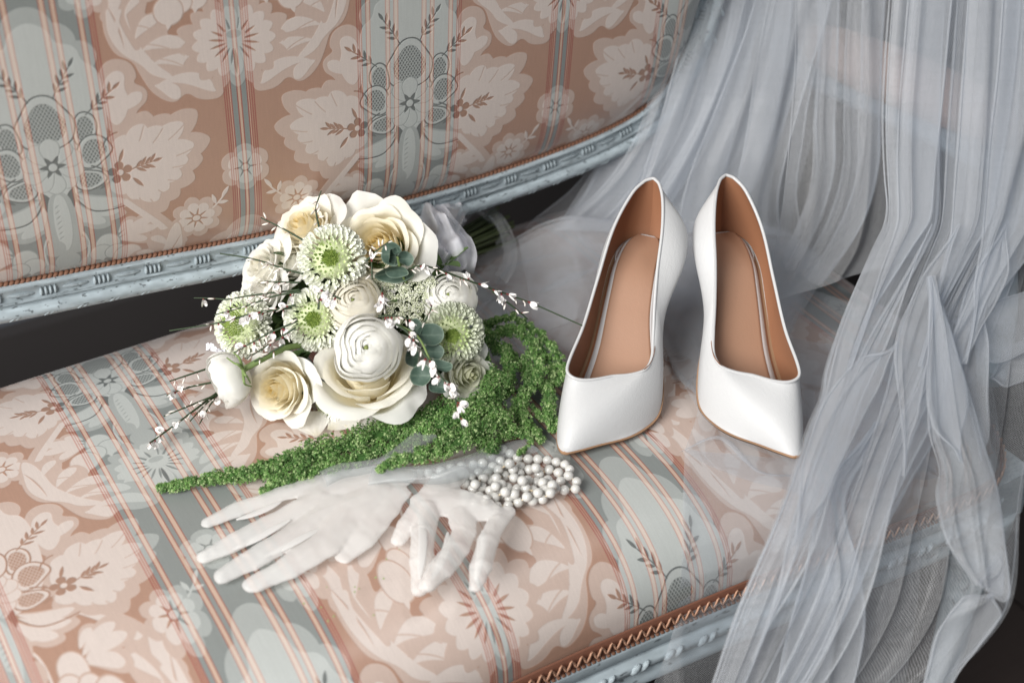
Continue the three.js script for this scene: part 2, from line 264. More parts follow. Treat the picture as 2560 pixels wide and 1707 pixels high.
    if (b < 1.35) {
      k = b < 0.66 ? 'grey' : 'peach';
      if (b < 0.13) k = 'strip'; if (near(b, 0.15, 0.04)) k = 'red';
      for (const c of [0.68, 0.86, 1.04, 1.22]) if (near(b, c, 0.05)) k = 'red';
      if (near(b, 0.77, 0.04)) k = 'strip';
    }
    kinds[x] = C[k];
  }
  for (let y = 0; y < h; y++) for (let x = 0; x < w; x++) {
    const o = (y * w + x) * 4, L = (d[o] - 60) / 166, k = kinds[x], n = 1 + 0.05 * (hash(x, y, 3) - 0.5) + 0.014 * noise(x * 0.5, y * 0.025);
    for (let c = 0; c < 3; c++) { const g0 = k[0][c], l0 = k[1][c]; const v = L < 0 ? g0 * (1 + L * (k === C.grey ? 1.25 : 0.35)) : lerp(g0, l0, Math.min(1, L)); d[o + c] = clamp(v * n, 0, 255); }
    if (!(x & 1) && !(y & 1) && (x >> 1) < (w >> 1) && (y >> 1) < (h >> 1)) { const q = ((y >> 1) * (w >> 1) + (x >> 1)) * 4, v = clamp(88 + 60 * clamp(L, 0, 1) + 10 * (hash(x, y, 9) - 0.5), 0, 255); rough.set([clamp(110 + 70 * L, 0, 255) | 0, v, 0, 255], q); }
  }
  g.putImageData(im, 0, 0);
  const t = new THREE.CanvasTexture(cv); t.wrapS = t.wrapT = THREE.RepeatWrapping; t.colorSpace = THREE.SRGBColorSpace; t.anisotropy = 16;
  const flipped = new Uint8Array(rough.length), rw = w >> 1, rh = h >> 1;
  for (let y = 0; y < rh; y++) flipped.set(rough.subarray(y * rw * 4, (y + 1) * rw * 4), (rh - 1 - y) * rw * 4);
  const r = new THREE.DataTexture(flipped, rw, rh); r.wrapS = r.wrapT = THREE.RepeatWrapping; r.magFilter = THREE.LinearFilter; r.needsUpdate = true;
  return { color: t, rough: r };
}
const cloth = damask();
const leatherBump = noiseTexture(256, (u, v) => { const n = 0.5 * noise(u * 60, v * 60) + 0.35 * noise(u * 120 + 9, v * 120) + 0.3 * noise(u * 14, v * 14 + 5); const k = clamp(128 + 90 * n, 0, 255); return [k, k, k]; });
const paintBump = noiseTexture(256, (u, v) => { const n = 0.6 * noise(u * 8, v * 90) + 0.4 * noise(u * 40, v * 40) + 0.4 * noise(u * 5, v * 12); const k = clamp(128 + 80 * n, 0, 255); return [k, k, k]; });
const paintColor = noiseTexture(256, (u, v) => { const n = 0.5 * noise(u * 6, v * 40, 2) + 0.5 * noise(u * 30, v * 60, 4), k = clamp(1 + 0.13 * n, 0, 1.2), q = noise(u * 30, v * 64, 8) + 0.5 * noise(u * 90, v * 150, 5), chip = q > 0.92 ? 0.62 : q > 0.86 ? 0.85 : 1; return [clamp(166 * k * chip, 0, 255), clamp(178 * k * chip, 0, 255), clamp(184 * k * chip, 0, 255)]; }, true);
const std = (o) => new THREE.MeshStandardMaterial({ side: THREE.DoubleSide, ...o });
const phys = (o) => new THREE.MeshPhysicalMaterial({ side: THREE.DoubleSide, ...o });
const M = {
  fabric: phys({ map: cloth.color, roughnessMap: cloth.rough, roughness: 1, bumpMap: cloth.rough, bumpScale: 0.0007, sheen: 0.6, sheenColor: new THREE.Color(0.95, 0.9, 0.88), sheenRoughness: 0.5, specularIntensity: 1.0, clearcoat: 0.5, clearcoatRoughness: 0.32 }),
  gimp: std({ color: sRGB(192, 148, 122), roughness: 0.5 }), gimpBase: std({ color: sRGB(118, 76, 58), roughness: 0.8 }), cord: std({ color: sRGB(126, 88, 68), roughness: 0.7 }),
  paint: std({ map: paintColor, bumpMap: paintBump, bumpScale: 0.0006, roughness: 0.5 }),
  armPad: std({ color: sRGB(222, 186, 168), roughness: 0.6 }),
  wall: std({ color: sRGB(82, 86, 94), roughness: 0.9 }), skirting: std({ color: sRGB(56, 53, 53), roughness: 0.6 }), 
  plank: [0, 1, 2].map((i) => std({ color: sRGB(42 + i * 5, 36 + i * 3, 34 + i * 2), roughness: 0.45, bumpMap: paintBump, bumpScale: 0.0005 })),
};

// ---------------------------------------------------------------- the setting behind and below
{
  const wall = part('wall', new THREE.BoxGeometry(4, 2.6, 0.1).translate(0.4, 1.3, -1.62), M.wall, scene, 'structure');
  part('skirting_board', new THREE.BoxGeometry(4, 0.16, 0.024).translate(0.4, 0.08, -1.558), M.skirting, wall);
  const floor = new THREE.Group(); floor.name = 'floor'; floor.userData.kind = 'structure'; floor.position.set(0, 0, 0); scene.add(floor);
  const sub = part('subfloor', new THREE.BoxGeometry(4, 0.03, 3.4).translate(0.4, -0.026, 0.1), M.plank[0], floor);
  for (let i = 0; i < 9; i++) for (let j = 0; j < 5; j++) {
    const x0 = -0.35 + i * 0.19, z0 = -1.54 + j * 0.42 + (i % 2) * 0.2;
    part('plank', new THREE.BoxGeometry(0.187, 0.014, 0.417).translate(x0, -0.005 + rr(-0.0008, 0.0008), z0), M.plank[(i * 2 + j * 3) % 3], floor);
  }
}
// ---------------------------------------------------------------- the settee
const settee = thing('settee', 'pale blue carved wooden settee upholstered in striped peach and grey floral damask', 'sofa', V(0.3, 0, -0.8));
// profile of the seat's cover from the back edge over the crown and down its front: z, height, place along the weave (cm)
const PROF = [[-1.062, -0.085, 14], [-1.058, -0.04, 9.5], [-1.045, -0.014, 6.2], [-0.992, -0.002, 0], [-0.9, 0.0, -9.4], [-0.8, 0.0, -19.8], [-0.715, -0.001, -28.0], [-0.66, -0.006, -31.0], [-0.625, -0.017, -33.4], [-0.602, -0.035, -35.6], [-0.592, -0.056, -37.6], [-0.59, -0.08, -39.6]];
const profCurve = curve(PROF.map(([z, y, v]) => V(z, y, v / 100)));
const XEND = [[-0.6, 0], [0.4, 0], [0.74, 0], [0.81, -0.005], [0.85, -0.017], [0.872, -0.036], [0.882, -0.058], [0.884, -0.08]];
const xCurve = curve(XEND.map(([x, y]) => V(x, y, 0)));
const seatY = (x, z) => {   // height of the cover above the level S
  let y = 0; for (let i = 0; i < PROF.length - 1; i++) if (z >= PROF[i][0] && z <= PROF[i + 1][0]) y = lerp(PROF[i][1], PROF[i + 1][1], (z - PROF[i][0]) / (PROF[i + 1][0] - PROF[i][0]));
  return y;
};
{
  const N = 150, K = 90, xs = [], ps = [];
  for (let i = 0; i <= N; i++) xs.push(xCurve.getPointAt(i / N));
  for (let j = 0; j <= K; j++) ps.push(profCurve.getPointAt(j / K));
  const g = sheet((u, v) => {
    const a = xs[Math.round(u * N)], b = ps[Math.round(v * K)];
    const cr = smooth(0.78, 0.884, a.x) * smooth(-0.68, -0.59, b.x), tilt = 0.022 * smooth(0.42, 0.82, a.x) * smooth(-0.78, -0.6, b.x);   // rounds the corner in plan
    return V(a.x - 0.03 * cr, S - Math.min(0.082, Math.hypot(a.y, b.y)) * 1 + 0.0012 * noise(a.x * 12, b.x * 12), b.x - 0.03 * cr + tilt);
  }, N, K, null, (u, v) => { const i = Math.round(u * N), a = xs[i], b = ps[Math.round(v * K)]; const sx = i ? a.x + 0.6 * (-a.y) : a.x; return [(sx - 0.197) / (TW / 100), b.z / (TH / 100)]; });
  part('seat_cushion', g, M.fabric, settee);
}
// front edge of the seat: the line the gimp follows, round the corner
const frontLine = [V(-0.6, S - 0.082, -0.588), V(0.2, S - 0.082, -0.588), V(0.42, S - 0.082, -0.588), V(0.6, S - 0.082, -0.579), V(0.76, S - 0.082, -0.567), V(0.82, S - 0.082, -0.570), V(0.852, S - 0.082, -0.592), V(0.874, S - 0.082, -0.635), V(0.886, S - 0.082, -0.74), V(0.888, S - 0.082, -1.05)];
const frontCurve = curve(frontLine);
function alongFront(t, out, up) { const p = frontCurve.getPointAt(t), T = frontCurve.getTangentAt(t), n = V(-T.z, 0, T.x).normalize(); if (n.z < 0 && n.x < 0) n.negate(); return p.addScaledVector(n, out).add(V(0, up, 0)); }
function moulding(profile, n, fn = alongFront, bump = () => 0) {   // profile: list of [out, up]
  return sheet((u, v) => { const k = Math.round(u * (profile.length - 1)), [o, y] = profile[k]; return fn(v, o + bump(v, k), y); }, profile.length - 1, n, null, (u, v) => [v * 6, u * 0.4]);
}
{
  const L = frontCurve.getLength();
  // gimp: a flat braid with two cords that meander along it
  part('gimp_trim', moulding([[0.000, -0.007], [0.0022, -0.006], [0.0026, 0.0], [0.002, 0.0085], [0.0, 0.009]], 200), M.gimpBase, settee);
  const cords = [];
  for (const k of [0, 1]) {
    const w = (s) => alongFront(clamp(s / L, 0, 1), 0.0042 + 0.0004 * k, 0.0025 + 0.0044 * Math.cos(s / 0.0088 * 2 * Math.PI + k * 0.55) + (k ? 0.0006 : -0.0006));
    const s0 = 0.75, s1 = 1.75, n = Math.round((s1 - s0) / 0.0088 * 12), pts = [];
    for (let i = 0; i <= n; i++) { const s = lerp(s0, s1, i / n) + (k ? 0.0007 : -0.0007); pts.push(w(s + 0.0016 * Math.sin(2 * (s / 0.0088 * 2 * Math.PI)))); }
    const m = 5, P = [], I = [];
    for (let i = 0; i <= n; i++) { const T = pts[Math.min(n, i + 1)].clone().sub(pts[Math.max(0, i - 1)]).normalize(), up = V(0.1, 0.2, 1).normalize(), b = T.clone().cross(up).normalize(), nn = b.clone().cross(T); for (let j = 0; j < m; j++) { const a = j / m * 2 * Math.PI, q = pts[i].clone().addScaledVector(b, 0.00082 * Math.cos(a)).addScaledVector(nn, 0.00082 * Math.sin(a)); P.push(q.x, q.y, q.z); } }
    for (let i = 0; i < n; i++) for (let j = 0; j < m; j++) { const a = i * m + j, b = i * m + (j + 1) % m; I.push(a, b, b + m, a, b + m, a + m); }
    const g = new THREE.BufferGeometry(); g.setAttribute('position', new THREE.Float32BufferAttribute(P, 3)); g.setIndex(I); g.computeVertexNormals(); cords.push(g);
  }
  part('gimp_cord', merge(cords), M.gimp, settee);
  const beadG = [];
  for (let s = 0.75; s < 1.75; s += 0.0044) { const p = alongFront(s / L, 0.003, -0.0066); beadG.push(new THREE.SphereGeometry(0.0019, 6, 5).scale(1.1, 0.8, 0.9).translate(p.x, p.y, p.z)); }
  part('gimp_edge', merge(beadG), M.cord, settee, 'stuff');
  // carved front rail
  const rail = [[-0.012, -0.006], [0.0035, -0.0065], [0.0045, -0.010], [0.004, -0.0185], [0.0005, -0.0195], [0.0005, -0.022], [0.0075, -0.0245], [0.0092, -0.0295], [0.0075, -0.0345], [0.001, -0.037], [0.001, -0.0395], [0.008, -0.0415], [0.0085, -0.050], [0.0055, -0.0555], [-0.018, -0.056]];
  part('front_rail', moulding(rail, 400), M.paint, settee);
  const notch = [];   // the ribbon turned round the round moulding
  for (let s = 0.5; s < L - 0.02; s += 0.031) for (const k of [0, 1]) {
    const p = alongFront(s / L, 0.0075, -0.0295), T = frontCurve.getTangentAt(s / L);
    const e = new THREE.SphereGeometry(1, 10, 7).scale(0.0036 - k * 0.001, 0.0058, 0.003).rotateZ(-0.75);
    e.rotateY(-Math.atan2(T.z, T.x)); e.translate(p.x + T.x * k * 0.008, p.y + 0.0004, p.z + T.z * k * 0.008 + 0.001); notch.push(e);
  }
  part('rail_carving', merge(notch), M.paint, settee);
  // leg: turned and fluted, under the right front corner
  const lp = [[0.001, 0.0], [0.011, 0.0], [0.012, 0.02], [0.0175, 0.2], [0.021, 0.245], [0.018, 0.252], [0.024, 0.258], [0.026, 0.268], [0.022, 0.276], [0.017, 0.28], [0.019, 0.288], [0.0255, 0.294], [0.0265, 0.318], [0.0265, 0.324], [0.001, 0.324]].map(([r, y]) => new THREE.Vector2(r, y));
  const legG = new THREE.LatheGeometry(lp, 32); { const p = legG.attributes.position; for (let i = 0; i < p.count; i++) { const y = p.getY(i), a = Math.atan2(p.getZ(i), p.getX(i)), f = 1 - 0.1 * smooth(0.03, 0.06, y) * (1 - smooth(0.2, 0.235, y)) * (Math.cos(a * 10) > 0.2 ? 1 : 0); p.setX(i, p.getX(i) * f); p.setZ(i, p.getZ(i) * f); } legG.computeVertexNormals(); }
  part('leg', legG.clone().translate(0.85, 0, -0.59), M.paint, settee);
  part('corner_block', new THREE.BoxGeometry(0.046, 0.05, 0.046, 4, 4, 4).translate(0.85, S - 0.114, -0.592), M.paint, settee);
}
// ---- the back: padded panel in a carved frame whose lower rail curves up at the right
const ZB = -0.985;
const backPts = [[-420, 760], [-200, 730], [0, 701], [300, 643], [640, 578], [1000, 490], [1200, 432], [1400, 362], [1530, 305], [1600, 262], [1650, 210], [1690, 130], [1720, 20], [1745, -100], [1765, -300]].map(([x, y]) => onZ(x, y, ZB));
const backCurve = curve(backPts);
{
  const N = 160, K = 40, top = S + 0.62, edge = [], lean = 0.09;
  for (let i = 0; i <= N; i++) edge.push(backCurve.getPointAt(i / N));
  const cx = 0.35, cyy = S + 0.55;
  // inside the outline: towards a point high in the panel, with a padded edge
  const g = sheet((u, v) => {
    const e = edge[Math.round(u * N)], t = v, w = t * t * 0.25 + t * 0.75;
    const x = lerp(e.x, lerp(e.x, cx, 0.55), w), y = lerp(e.y, cyy + 0.12, w);
    const dist = Math.hypot(x - e.x, y - e.y), puff = 0.020 * (1 - Math.exp(-dist / 0.022));
    return V(x, y, ZB + 0.004 + puff + lean * Math.max(0, y - S - 0.12));
  }, N, K, null, () => [0, 0]);
  const p = g.attributes.position, uv = g.attributes.uv;
  const f1 = onZ(128, 413, -0.955), f2 = onZ(1023, 255, -0.955);   // two neighbouring lace flowers of the weave
  for (let i = 0; i < p.count; i++) { const u = (p.getX(i) - f1.x) / (f2.x - f1.x); uv.setXY(i, u, (p.getY(i) - lerp(f1.y, f2.y, u)) / (TH / 100) * 1.02); }
  part('back_panel', g, M.fabric, settee);
  part('back_panel_board', new THREE.ShapeGeometry(new THREE.Shape(edge.map((e) => new THREE.Vector2(e.x, e.y)).concat([new THREE.Vector2(edge[N].x, S + 0.7), new THREE.Vector2(edge[0].x, S + 0.7)]))).translate(0, 0, ZB - 0.012), M.skirting, settee);
  const L = backCurve.getLength();
  const along = (t, out, up) => { const q = backCurve.getPointAt(clamp(t, 0, 1)), T = backCurve.getTangentAt(clamp(t, 0, 1)), n = V(-T.y, T.x, 0).normalize(); if (n.y < 0 && Math.abs(T.x) > 0.2) n.negate(); return q.addScaledVector(n, up).add(V(0, 0, out)); };
  // twisted cord between cover and wood
  const cordG = []; for (let s = 0.02; s < L - 0.05; s += 0.0042) { const q = along(s / L, 0.006, -0.0005), T = backCurve.getTangentAt(s / L); cordG.push(new THREE.SphereGeometry(1, 7, 5).scale(0.0035, 0.0019, 0.0026).rotateZ(Math.atan2(T.y, T.x) + 0.6).translate(q.x, q.y, q.z)); }
  part('cord_trim', merge(cordG), M.cord, settee);
  const rail = [[-0.01, 0.001], [0.010, -0.0015], [0.012, -0.0045], [0.0085, -0.0075], [0.0085, -0.0165], [0.012, -0.0185], [0.0085, -0.0205], [0.0095, -0.0225], [0.0135, -0.0255], [0.0145, -0.0305], [0.012, -0.0355], [0.004, -0.039], [-0.02, -0.0395]];
  part('back_rail', moulding(rail.map(([o, y]) => [o, y * 0.88]), 300, along), M.paint, settee);
  const carve = [];
  for (let s = 0.02, i = 0; s < L - 0.1; s += 0.042, i++) {
    for (let k = 0; k < 4; k++) { const q = along((s + k * 0.0036) / L, 0.0085, -0.0108), T = backCurve.getTangentAt(s / L); carve.push(new THREE.SphereGeometry(1, 8, 6).scale(0.0014, 0.0042, 0.003).rotateZ(Math.atan2(T.y, T.x)).translate(q.x, q.y, q.z)); }
    { const q = along((s + 0.027) / L, 0.0078, -0.0108), T = backCurve.getTangentAt(s / L); carve.push(new THREE.SphereGeometry(1, 10, 6).scale(0.0118, 0.0022, 0.0026).rotateZ(Math.atan2(T.y, T.x)).translate(q.x, q.y, q.z)); }
  }
  for (let s = 0.02; s < L - 0.1; s += 0.026) { const q = along(s / L, 0.0115, -0.0272), T = backCurve.getTangentAt(s / L); for (const k of [0, 1]) carve.push(new THREE.SphereGeometry(1, 9, 6).scale(0.0014 + 0.0006 * k, 0.0062, 0.0028).rotateZ(Math.atan2(T.y, T.x) - 0.85).translate(q.x + k * 0.0045, q.y, q.z)); }
  part('back_carving', merge(carve), M.paint, settee);
  // post between the back and the seat at the right end
  part('back_post', new THREE.CylinderGeometry(0.016, 0.016, 0.5, 14).translate(0.8, S + 0.05, ZB - 0.012), M.paint, settee);
}
// ---- right arm: padded top, wooden arm and the scrolled support at its front
{
  const a = [at(2015, 85, 1.46), at(2110, 135, 1.43), at(2240, 190, 1.38), at(2400, 262, 1.31), at(2530, 325, 1.26)];
  const down = V(0, -1, 0);
  part('arm_pad', sweep(a, (t) => 0.034 * Math.pow(Math.sin(Math.PI * clamp(t, 0.02, 0.98)), 0.3), 40, 16, 0.75, true, V(0, 1, 0)), M.armPad, settee);
  const b = a.map((p) => p.clone().addScaledVector(down, 0.034)); b.unshift(at(1905, 50, 1.5)); b.push(at(2640, 400, 1.2));
  part('arm_rail', sweep(b, 0.021, 40, 12, 0.62, true, V(0, 1, 0)), M.paint, settee);
  const post = [at(2545, 390, 1.225), at(2520, 450, 1.225), at(2507, 560, 1.222), at(2497, 700, 1.215), at(2488, 850, 1.2), at(2480, 950, 1.18)];
  part('arm_support', sweep(post, (t) => 0.0145 + 0.003 * Math.cos(t * 9), 30, 14, 1, true, V(0, 0, 1)), M.paint, settee);
}

// ---------------------------------------------------------------- the pair of pumps
M.leather = phys({ color: new THREE.Color(0.60, 0.605, 0.61), roughness: 0.5, bumpMap: leatherBump, bumpScale: 0.00022, clearcoat: 0.12, clearcoatRoughness: 0.35 });
M.lining = std({ color: sRGB(152, 106, 78), roughness: 0.55, bumpMap: leatherBump, bumpScale: 0.0001 });
M.insole = std({ color: sRGB(166, 128, 104), roughness: 0.6, bumpMap: leatherBump, bumpScale: 0.00012 });
M.edgeWhite = phys({ color: new THREE.Color(0.60, 0.605, 0.61), roughness: 0.4, clearcoat: 0.2 });
M.sole = std({ color: sRGB(164, 128, 98), roughness: 0.6 });
{
  // shoe's own axes: x backwards from the tip of the toe, y up, z towards its bulging side (both shoes are mirror images)
  const key = (tab, x) => { let i = 0; while (i < tab.length - 2 && x > tab[i + 1][0]) i++; const a = tab[Math.max(0, i - 1)], b = tab[i], c = tab[i + 1], d = tab[Math.min(tab.length - 1, i + 2)], t = clamp((x - b[0]) / (c[0] - b[0]), 0, 1); const m1 = (c[1] - a[1]) / Math.max(1e-6, c[0] - a[0]) * (c[0] - b[0]), m2 = (d[1] - b[1]) / Math.max(1e-6, d[0] - b[0]) * (c[0] - b[0]); const t2 = t * t, t3 = t2 * t; return (2 * t3 - 3 * t2 + 1) * b[1] + (t3 - 2 * t2 + t) * m1 + (-2 * t3 + 3 * t2) * c[1] + (t3 - t2) * m2; };
  const soleY = [[0, 0.0065], [0.02, 0.0045], [0.055, 0.003], [0.075, 0.006], [0.10, 0.022], [0.13, 0.050], [0.155, 0.071], [0.18, 0.081], [0.20, 0.086]];
  const inner = [[0, 0], [0.0004, -0.0020], [0.0016, -0.0038], [0.004, -0.0060], [0.009, -0.0090], [0.02, -0.0138], [0.04, -0.0195], [0.06, -0.0220], [0.085, -0.0205], [0.11, -0.0190], [0.14, -0.0205], [0.165, -0.0225], [0.185, -0.0205], [0.196, -0.0125], [0.2, 0.000]];
  const outer = [[0, 0], [0.0004, 0.0024], [0.0016, 0.0040], [0.004, 0.0064], [0.009, 0.0110], [0.02, 0.0205], [0.04, 0.0390], [0.06, 0.0495], [0.078, 0.0535], [0.10, 0.0480], [0.13, 0.0330], [0.16, 0.0255], [0.185, 0.0205], [0.196, 0.0125], [0.2, 0.000]];
  // topline: from the middle of the throat along each side to the back of the heel: [share, x, y, z]
  const topIn = [[0, 0.062, 0.0415, 0.017], [0.10, 0.0500, 0.0425, 0.0030], [0.19, 0.0450, 0.0440, -0.0085], [0.24, 0.0475, 0.0460, -0.0165], [0.30, 0.0580, 0.0490, -0.0195], [0.45, 0.0900, 0.0620, -0.0195], [0.62, 0.1260, 0.0870, -0.0205], [0.78, 0.1600, 0.1155, -0.0200], [0.90, 0.1860, 0.1360, -0.0135], [0.965, 0.1985, 0.1430, -0.006], [1, 0.2020, 0.1445, 0]];
  const topOut = [[0, 0.062, 0.0415, 0.017], [0.10, 0.0705, 0.0410, 0.0300], [0.17, 0.0790, 0.0425, 0.0390], [0.24, 0.0910, 0.0460, 0.0405], [0.34, 0.1060, 0.0560, 0.0365], [0.48, 0.1230, 0.0740, 0.0310], [0.64, 0.1440, 0.0970, 0.0255], [0.78, 0.1660, 0.1195, 0.0210], [0.90, 0.1870, 0.1365, 0.0135], [0.965, 0.1985, 0.1430, 0.006], [1, 0.2020, 0.1445, 0]];
  const k3 = (tab, s) => V(key(tab.map((q) => [q[0], q[1]]), s), key(tab.map((q) => [q[0], q[2]]), s), key(tab.map((q) => [q[0], q[3]]), s));
  const soleAt = (s, side) => { const x = 0.2 * (s < 0.25 ? Math.pow(s / 0.25, 1.6) * 0.2 : 0.2 + 0.8 * (1 - Math.pow(1 - (s - 0.25) / 0.75, 1.25))); return V(x, key(soleY, x), key(side < 0 ? inner : outer, x)); };
  const wall = (s, side, t, inset = 0) => {
    const a = soleAt(s, side), b = k3(side < 0 ? topIn : topOut, s);
    const vamp = 1 - smooth(0.18, 0.46, s);
    // a control point over the sole's edge: the toe box rises steeply and then runs flat to the throat
    const c = V(lerp(lerp(a.x, b.x, 0.35), lerp(a.x, b.x, 0.14), vamp), lerp(lerp(a.y, b.y, 0.5), lerp(a.y, b.y, 0.64), vamp), 0);
    const bulge = side > 0 ? bulgeK * smooth(0.5, 0.8, s) * (1 - smooth(0.88, 1, s)) : 0.006 * smooth(0.45, 0.72, s) * (1 - smooth(0.86, 1, s));
    c.z = lerp(lerp(a.z, b.z, 0.35) + side * 0.004 * (1 - smooth(0.8, 1, s)) + side * bulge, a.z + side * 0.0035 * smooth(0, 0.12, s), vamp);
    if (s > 0.8) c.x += 0.007 * smooth(0.8, 1, s);
    const p = a.clone().multiplyScalar((1 - t) * (1 - t)).addScaledVector(c, 2 * t * (1 - t)).addScaledVector(b, t * t);
    if (inset > 0.001) inset *= 1 + 2 * (1 - smooth(0.02, 0.15, s)) * (1 - smooth(0.6, 1, t));
    if (inset) { const mid = V(p.x, p.y, lerp(key(inner, p.x), key(outer, p.x), 0.5)); const d = mid.sub(p); d.x = lerp(0.02, 0, smooth(0, 0.3, s)) - 0.02 * smooth(0.85, 1, s); d.normalize(); p.addScaledVector(d, inset); p.y -= inset * 0.3 * (1 - smooth(0.15, 0.4, s)); }
    return p;
  };
  let bulgeK = 0.02;
  const loop = (fn) => (u, v) => { const s = u < 0.5 ? 1 - u * 2 : (u - 0.5) * 2; return fn(s, u < 0.5 ? -1 : 1, v); };
  // the leather is drawn smoothly over the last: no ridge along the middle of the vamp
  function rounded(g, nu, nv) {
    const p = g.attributes.position.array, m = nu / 2, at_ = (i, j) => (j * (nu + 1) + i) * 3;
    for (let it = 0; it < 160; it++) for (let j = 1; j < nv; j++) { const q = p.slice(at_(0, j), at_(nu, j) + 3), wv = 0.5 * Math.pow(Math.sin(Math.PI * j / nv), 0.6); for (let i = m - 42; i <= m + 42; i++) { const w = wv * (1 - smooth(22, 42, Math.abs(i - m))); for (let c = 0; c < 3; c++) p[at_(i, j) + c] = lerp(q[i * 3 + c], (q[(i - 1) * 3 + c] + q[(i + 1) * 3 + c]) / 2, w * 0.8); } }
    g.computeVertexNormals();
  }
  function makeShoe(name, label, toe, back, mirror, bulge) {
    bulgeK = bulge;
    const d = back.clone().sub(toe).setY(0).normalize(), o = thing(name, label, 'shoe', toe);
    o.rotation.y = Math.atan2(-d.z, d.x); o.updateMatrixWorld(true);
    const mz = (g) => { if (mirror < 0) { g.scale(1, 1, -1); const ix = g.index.array; for (let i = 0; i < ix.length; i += 3) { const q = ix[i]; ix[i] = ix[i + 1]; ix[i + 1] = q; } g.computeVertexNormals(); } return g; };
    const own = (n, g, m, par = o, kind) => { const q = shade(new THREE.Mesh(mz(g), m)); q.name = n; par.add(q); if (kind) q.userData.kind = kind; return q; };
    const skin = (inset) => { const g = sheet(loop((s, sd, t) => wall(s, sd, inset ? lerp(0.75 * (1 - smooth(0.05, 0.25, s)), 1, t) : t, inset)), 200, 40, null, (u, v) => [u * 9, v * 1.2]); if (!inset) rounded(g, 200, 40); return g; };
    const outerSkin = skin(0), inside = new THREE.BufferGeometry();
    {   // the lining follows the leather, a little inside it
      const n = outerSkin.attributes.normal, p = outerSkin.attributes.position, W = 201, j0 = 2, pos = [], uvs = [], idx = [], mid = (30 * W + 100), sg = n.getY(mid) > 0 ? -1 : 1;
      for (let j = j0; j <= 40; j++) for (let i = 0; i < W; i++) { const k = j * W + i, d = sg * 0.0014 * (j === 40 ? 0.6 : 1); pos.push(p.getX(k) + n.getX(k) * d, p.getY(k) + n.getY(k) * d, p.getZ(k) + n.getZ(k) * d); uvs.push(i / 22, j / 33); }
      for (let j = 0; j < 40 - j0; j++) for (let i = 0; i < W - 1; i++) { if (Math.abs(i - 100) < 26 && j < 24) continue; const a = j * W + i; idx.push(a, a + 1, a + W + 1, a, a + W + 1, a + W); }
      inside.setAttribute('position', new THREE.Float32BufferAttribute(pos, 3)); inside.setAttribute('uv', new THREE.Float32BufferAttribute(uvs, 2)); inside.setIndex(idx); inside.computeVertexNormals();
    }
    const up = own('upper', outerSkin, M.leather);
    own('lining', inside, M.lining);
    // white binding along the topline
    const line = []; for (let i = 0; i < 120; i++) { const u = i / 120, s = u < 0.5 ? 1 - u * 2 : (u - 0.5) * 2, sd = u < 0.5 ? -1 : 1; line.push(wall(s, sd, 1, 0.0007)); }
    { const c = curve(line, true); own('binding', new THREE.TubeGeometry(c, 300, 0.00135, 8, true), M.edgeWhite, up); }
    { const a = wall(1, 1, 1, 0), b = wall(1, 1, 0.8, 0), seam = [0, 0.2, 0.4, 0.6, 0.8, 1].map((t) => wall(1, 1, 1 - t, -0.0003)); own('back_seam', sweep(seam, 0.0006, 20, 6), M.edgeWhite, up); }
    // insole: pad with a white wrapped edge, a little inside the walls
    const pad = (sx, lift, x) => { const a = key(inner, x), b = key(outer, x), m = (a + b) / 2; return [(a - m) * sx + m, (b - m) * sx + m, key(soleY, x) + lift]; };
    const padG = (sx, lift, x0, x1, drop) => sheet((u, v) => { const x = lerp(x0, x1, v), [a, b, y] = pad(sx, lift, x), e = Math.abs(u * 2 - 1), z = lerp(a, b, u); return V(x, y - drop * Math.pow(e, 6) - 0.0012 * (1 - e * e) * 0 + (e > 0.999 ? -0.003 : 0), z); }, 24, 70, null, (u, v) => [u * 0.8, v * 3]);
    own('insole_edge', padG(0.86, 0.0062, 0.03, 0.1975, 0.0018), M.edgeWhite);
    own('insole', padG(0.745, 0.0068, 0.028, 0.1955, 0.0003), M.insole);
    own('footbed', padG(0.95, 0.0018, 0.03, 0.1985, 0), M.lining);
    // outsole with its tan edge
    const rim = sheet((u, v) => { const s = u < 0.5 ? 1 - u * 2 : (u - 0.5) * 2, sd = u < 0.5 ? -1 : 1, p = soleAt(s, sd); const k = [[0, 0.0002], [1.03, -0.0002], [1.03, -0.0024], [0, -0.0026]][Math.round(v * 3)]; const m = (key(inner, p.x) + key(outer, p.x)) / 2; return V(p.x - (k[0] > 0.5 ? 0.0008 * (1 - smooth(0, 0.2, s)) : 0), p.y + k[1] * (p.x < 0.12 ? 1 : 0.7), m + (p.z - m) * k[0]); }, 160, 3);
    own('outsole', rim, M.sole);
    // slim heel under the seat of the shoe
    const heel = sheet((u, v) => { const a = u * Math.PI * 2, t = v, y = lerp(0.0035, 0.0835, t), w = 0.0058 + 0.0155 * Math.pow(t, 2.6), l = 0.0058 + 0.0185 * Math.pow(t, 2.2), cx = lerp(0.190, 0.1775, Math.pow(t, 1.5)); const fx = Math.cos(a); return V(Math.min(cx + l * fx, 0.2005), t > 0.8 ? Math.min(y, key(soleY, Math.min(0.2, cx + l * fx)) + 0.002) : y, w * Math.sin(a)); }, 28, 24, null, (u, v) => [u * 0.8, v]);
    const hh = own('heel', heel, M.leather);
    own('heel_tip', new THREE.CylinderGeometry(0.0058, 0.006, 0.0036, 20).translate(0.190, 0.0019, 0), M.sole, hh);
    return o;
  }
  const toeL = onY(1410, 1145, 0.002), heelL = onY(1637, 443, 0.146), toeR = onY(1990, 1155, 0.002), heelR = onY(1825, 453, 0.146);
  toeL.y = toeR.y = S + 0.002;
  makeShoe('pump', 'white leather high heel pump beside the green trailing flowers, left one of the pair', toeL, heelL, 1, 0.034);
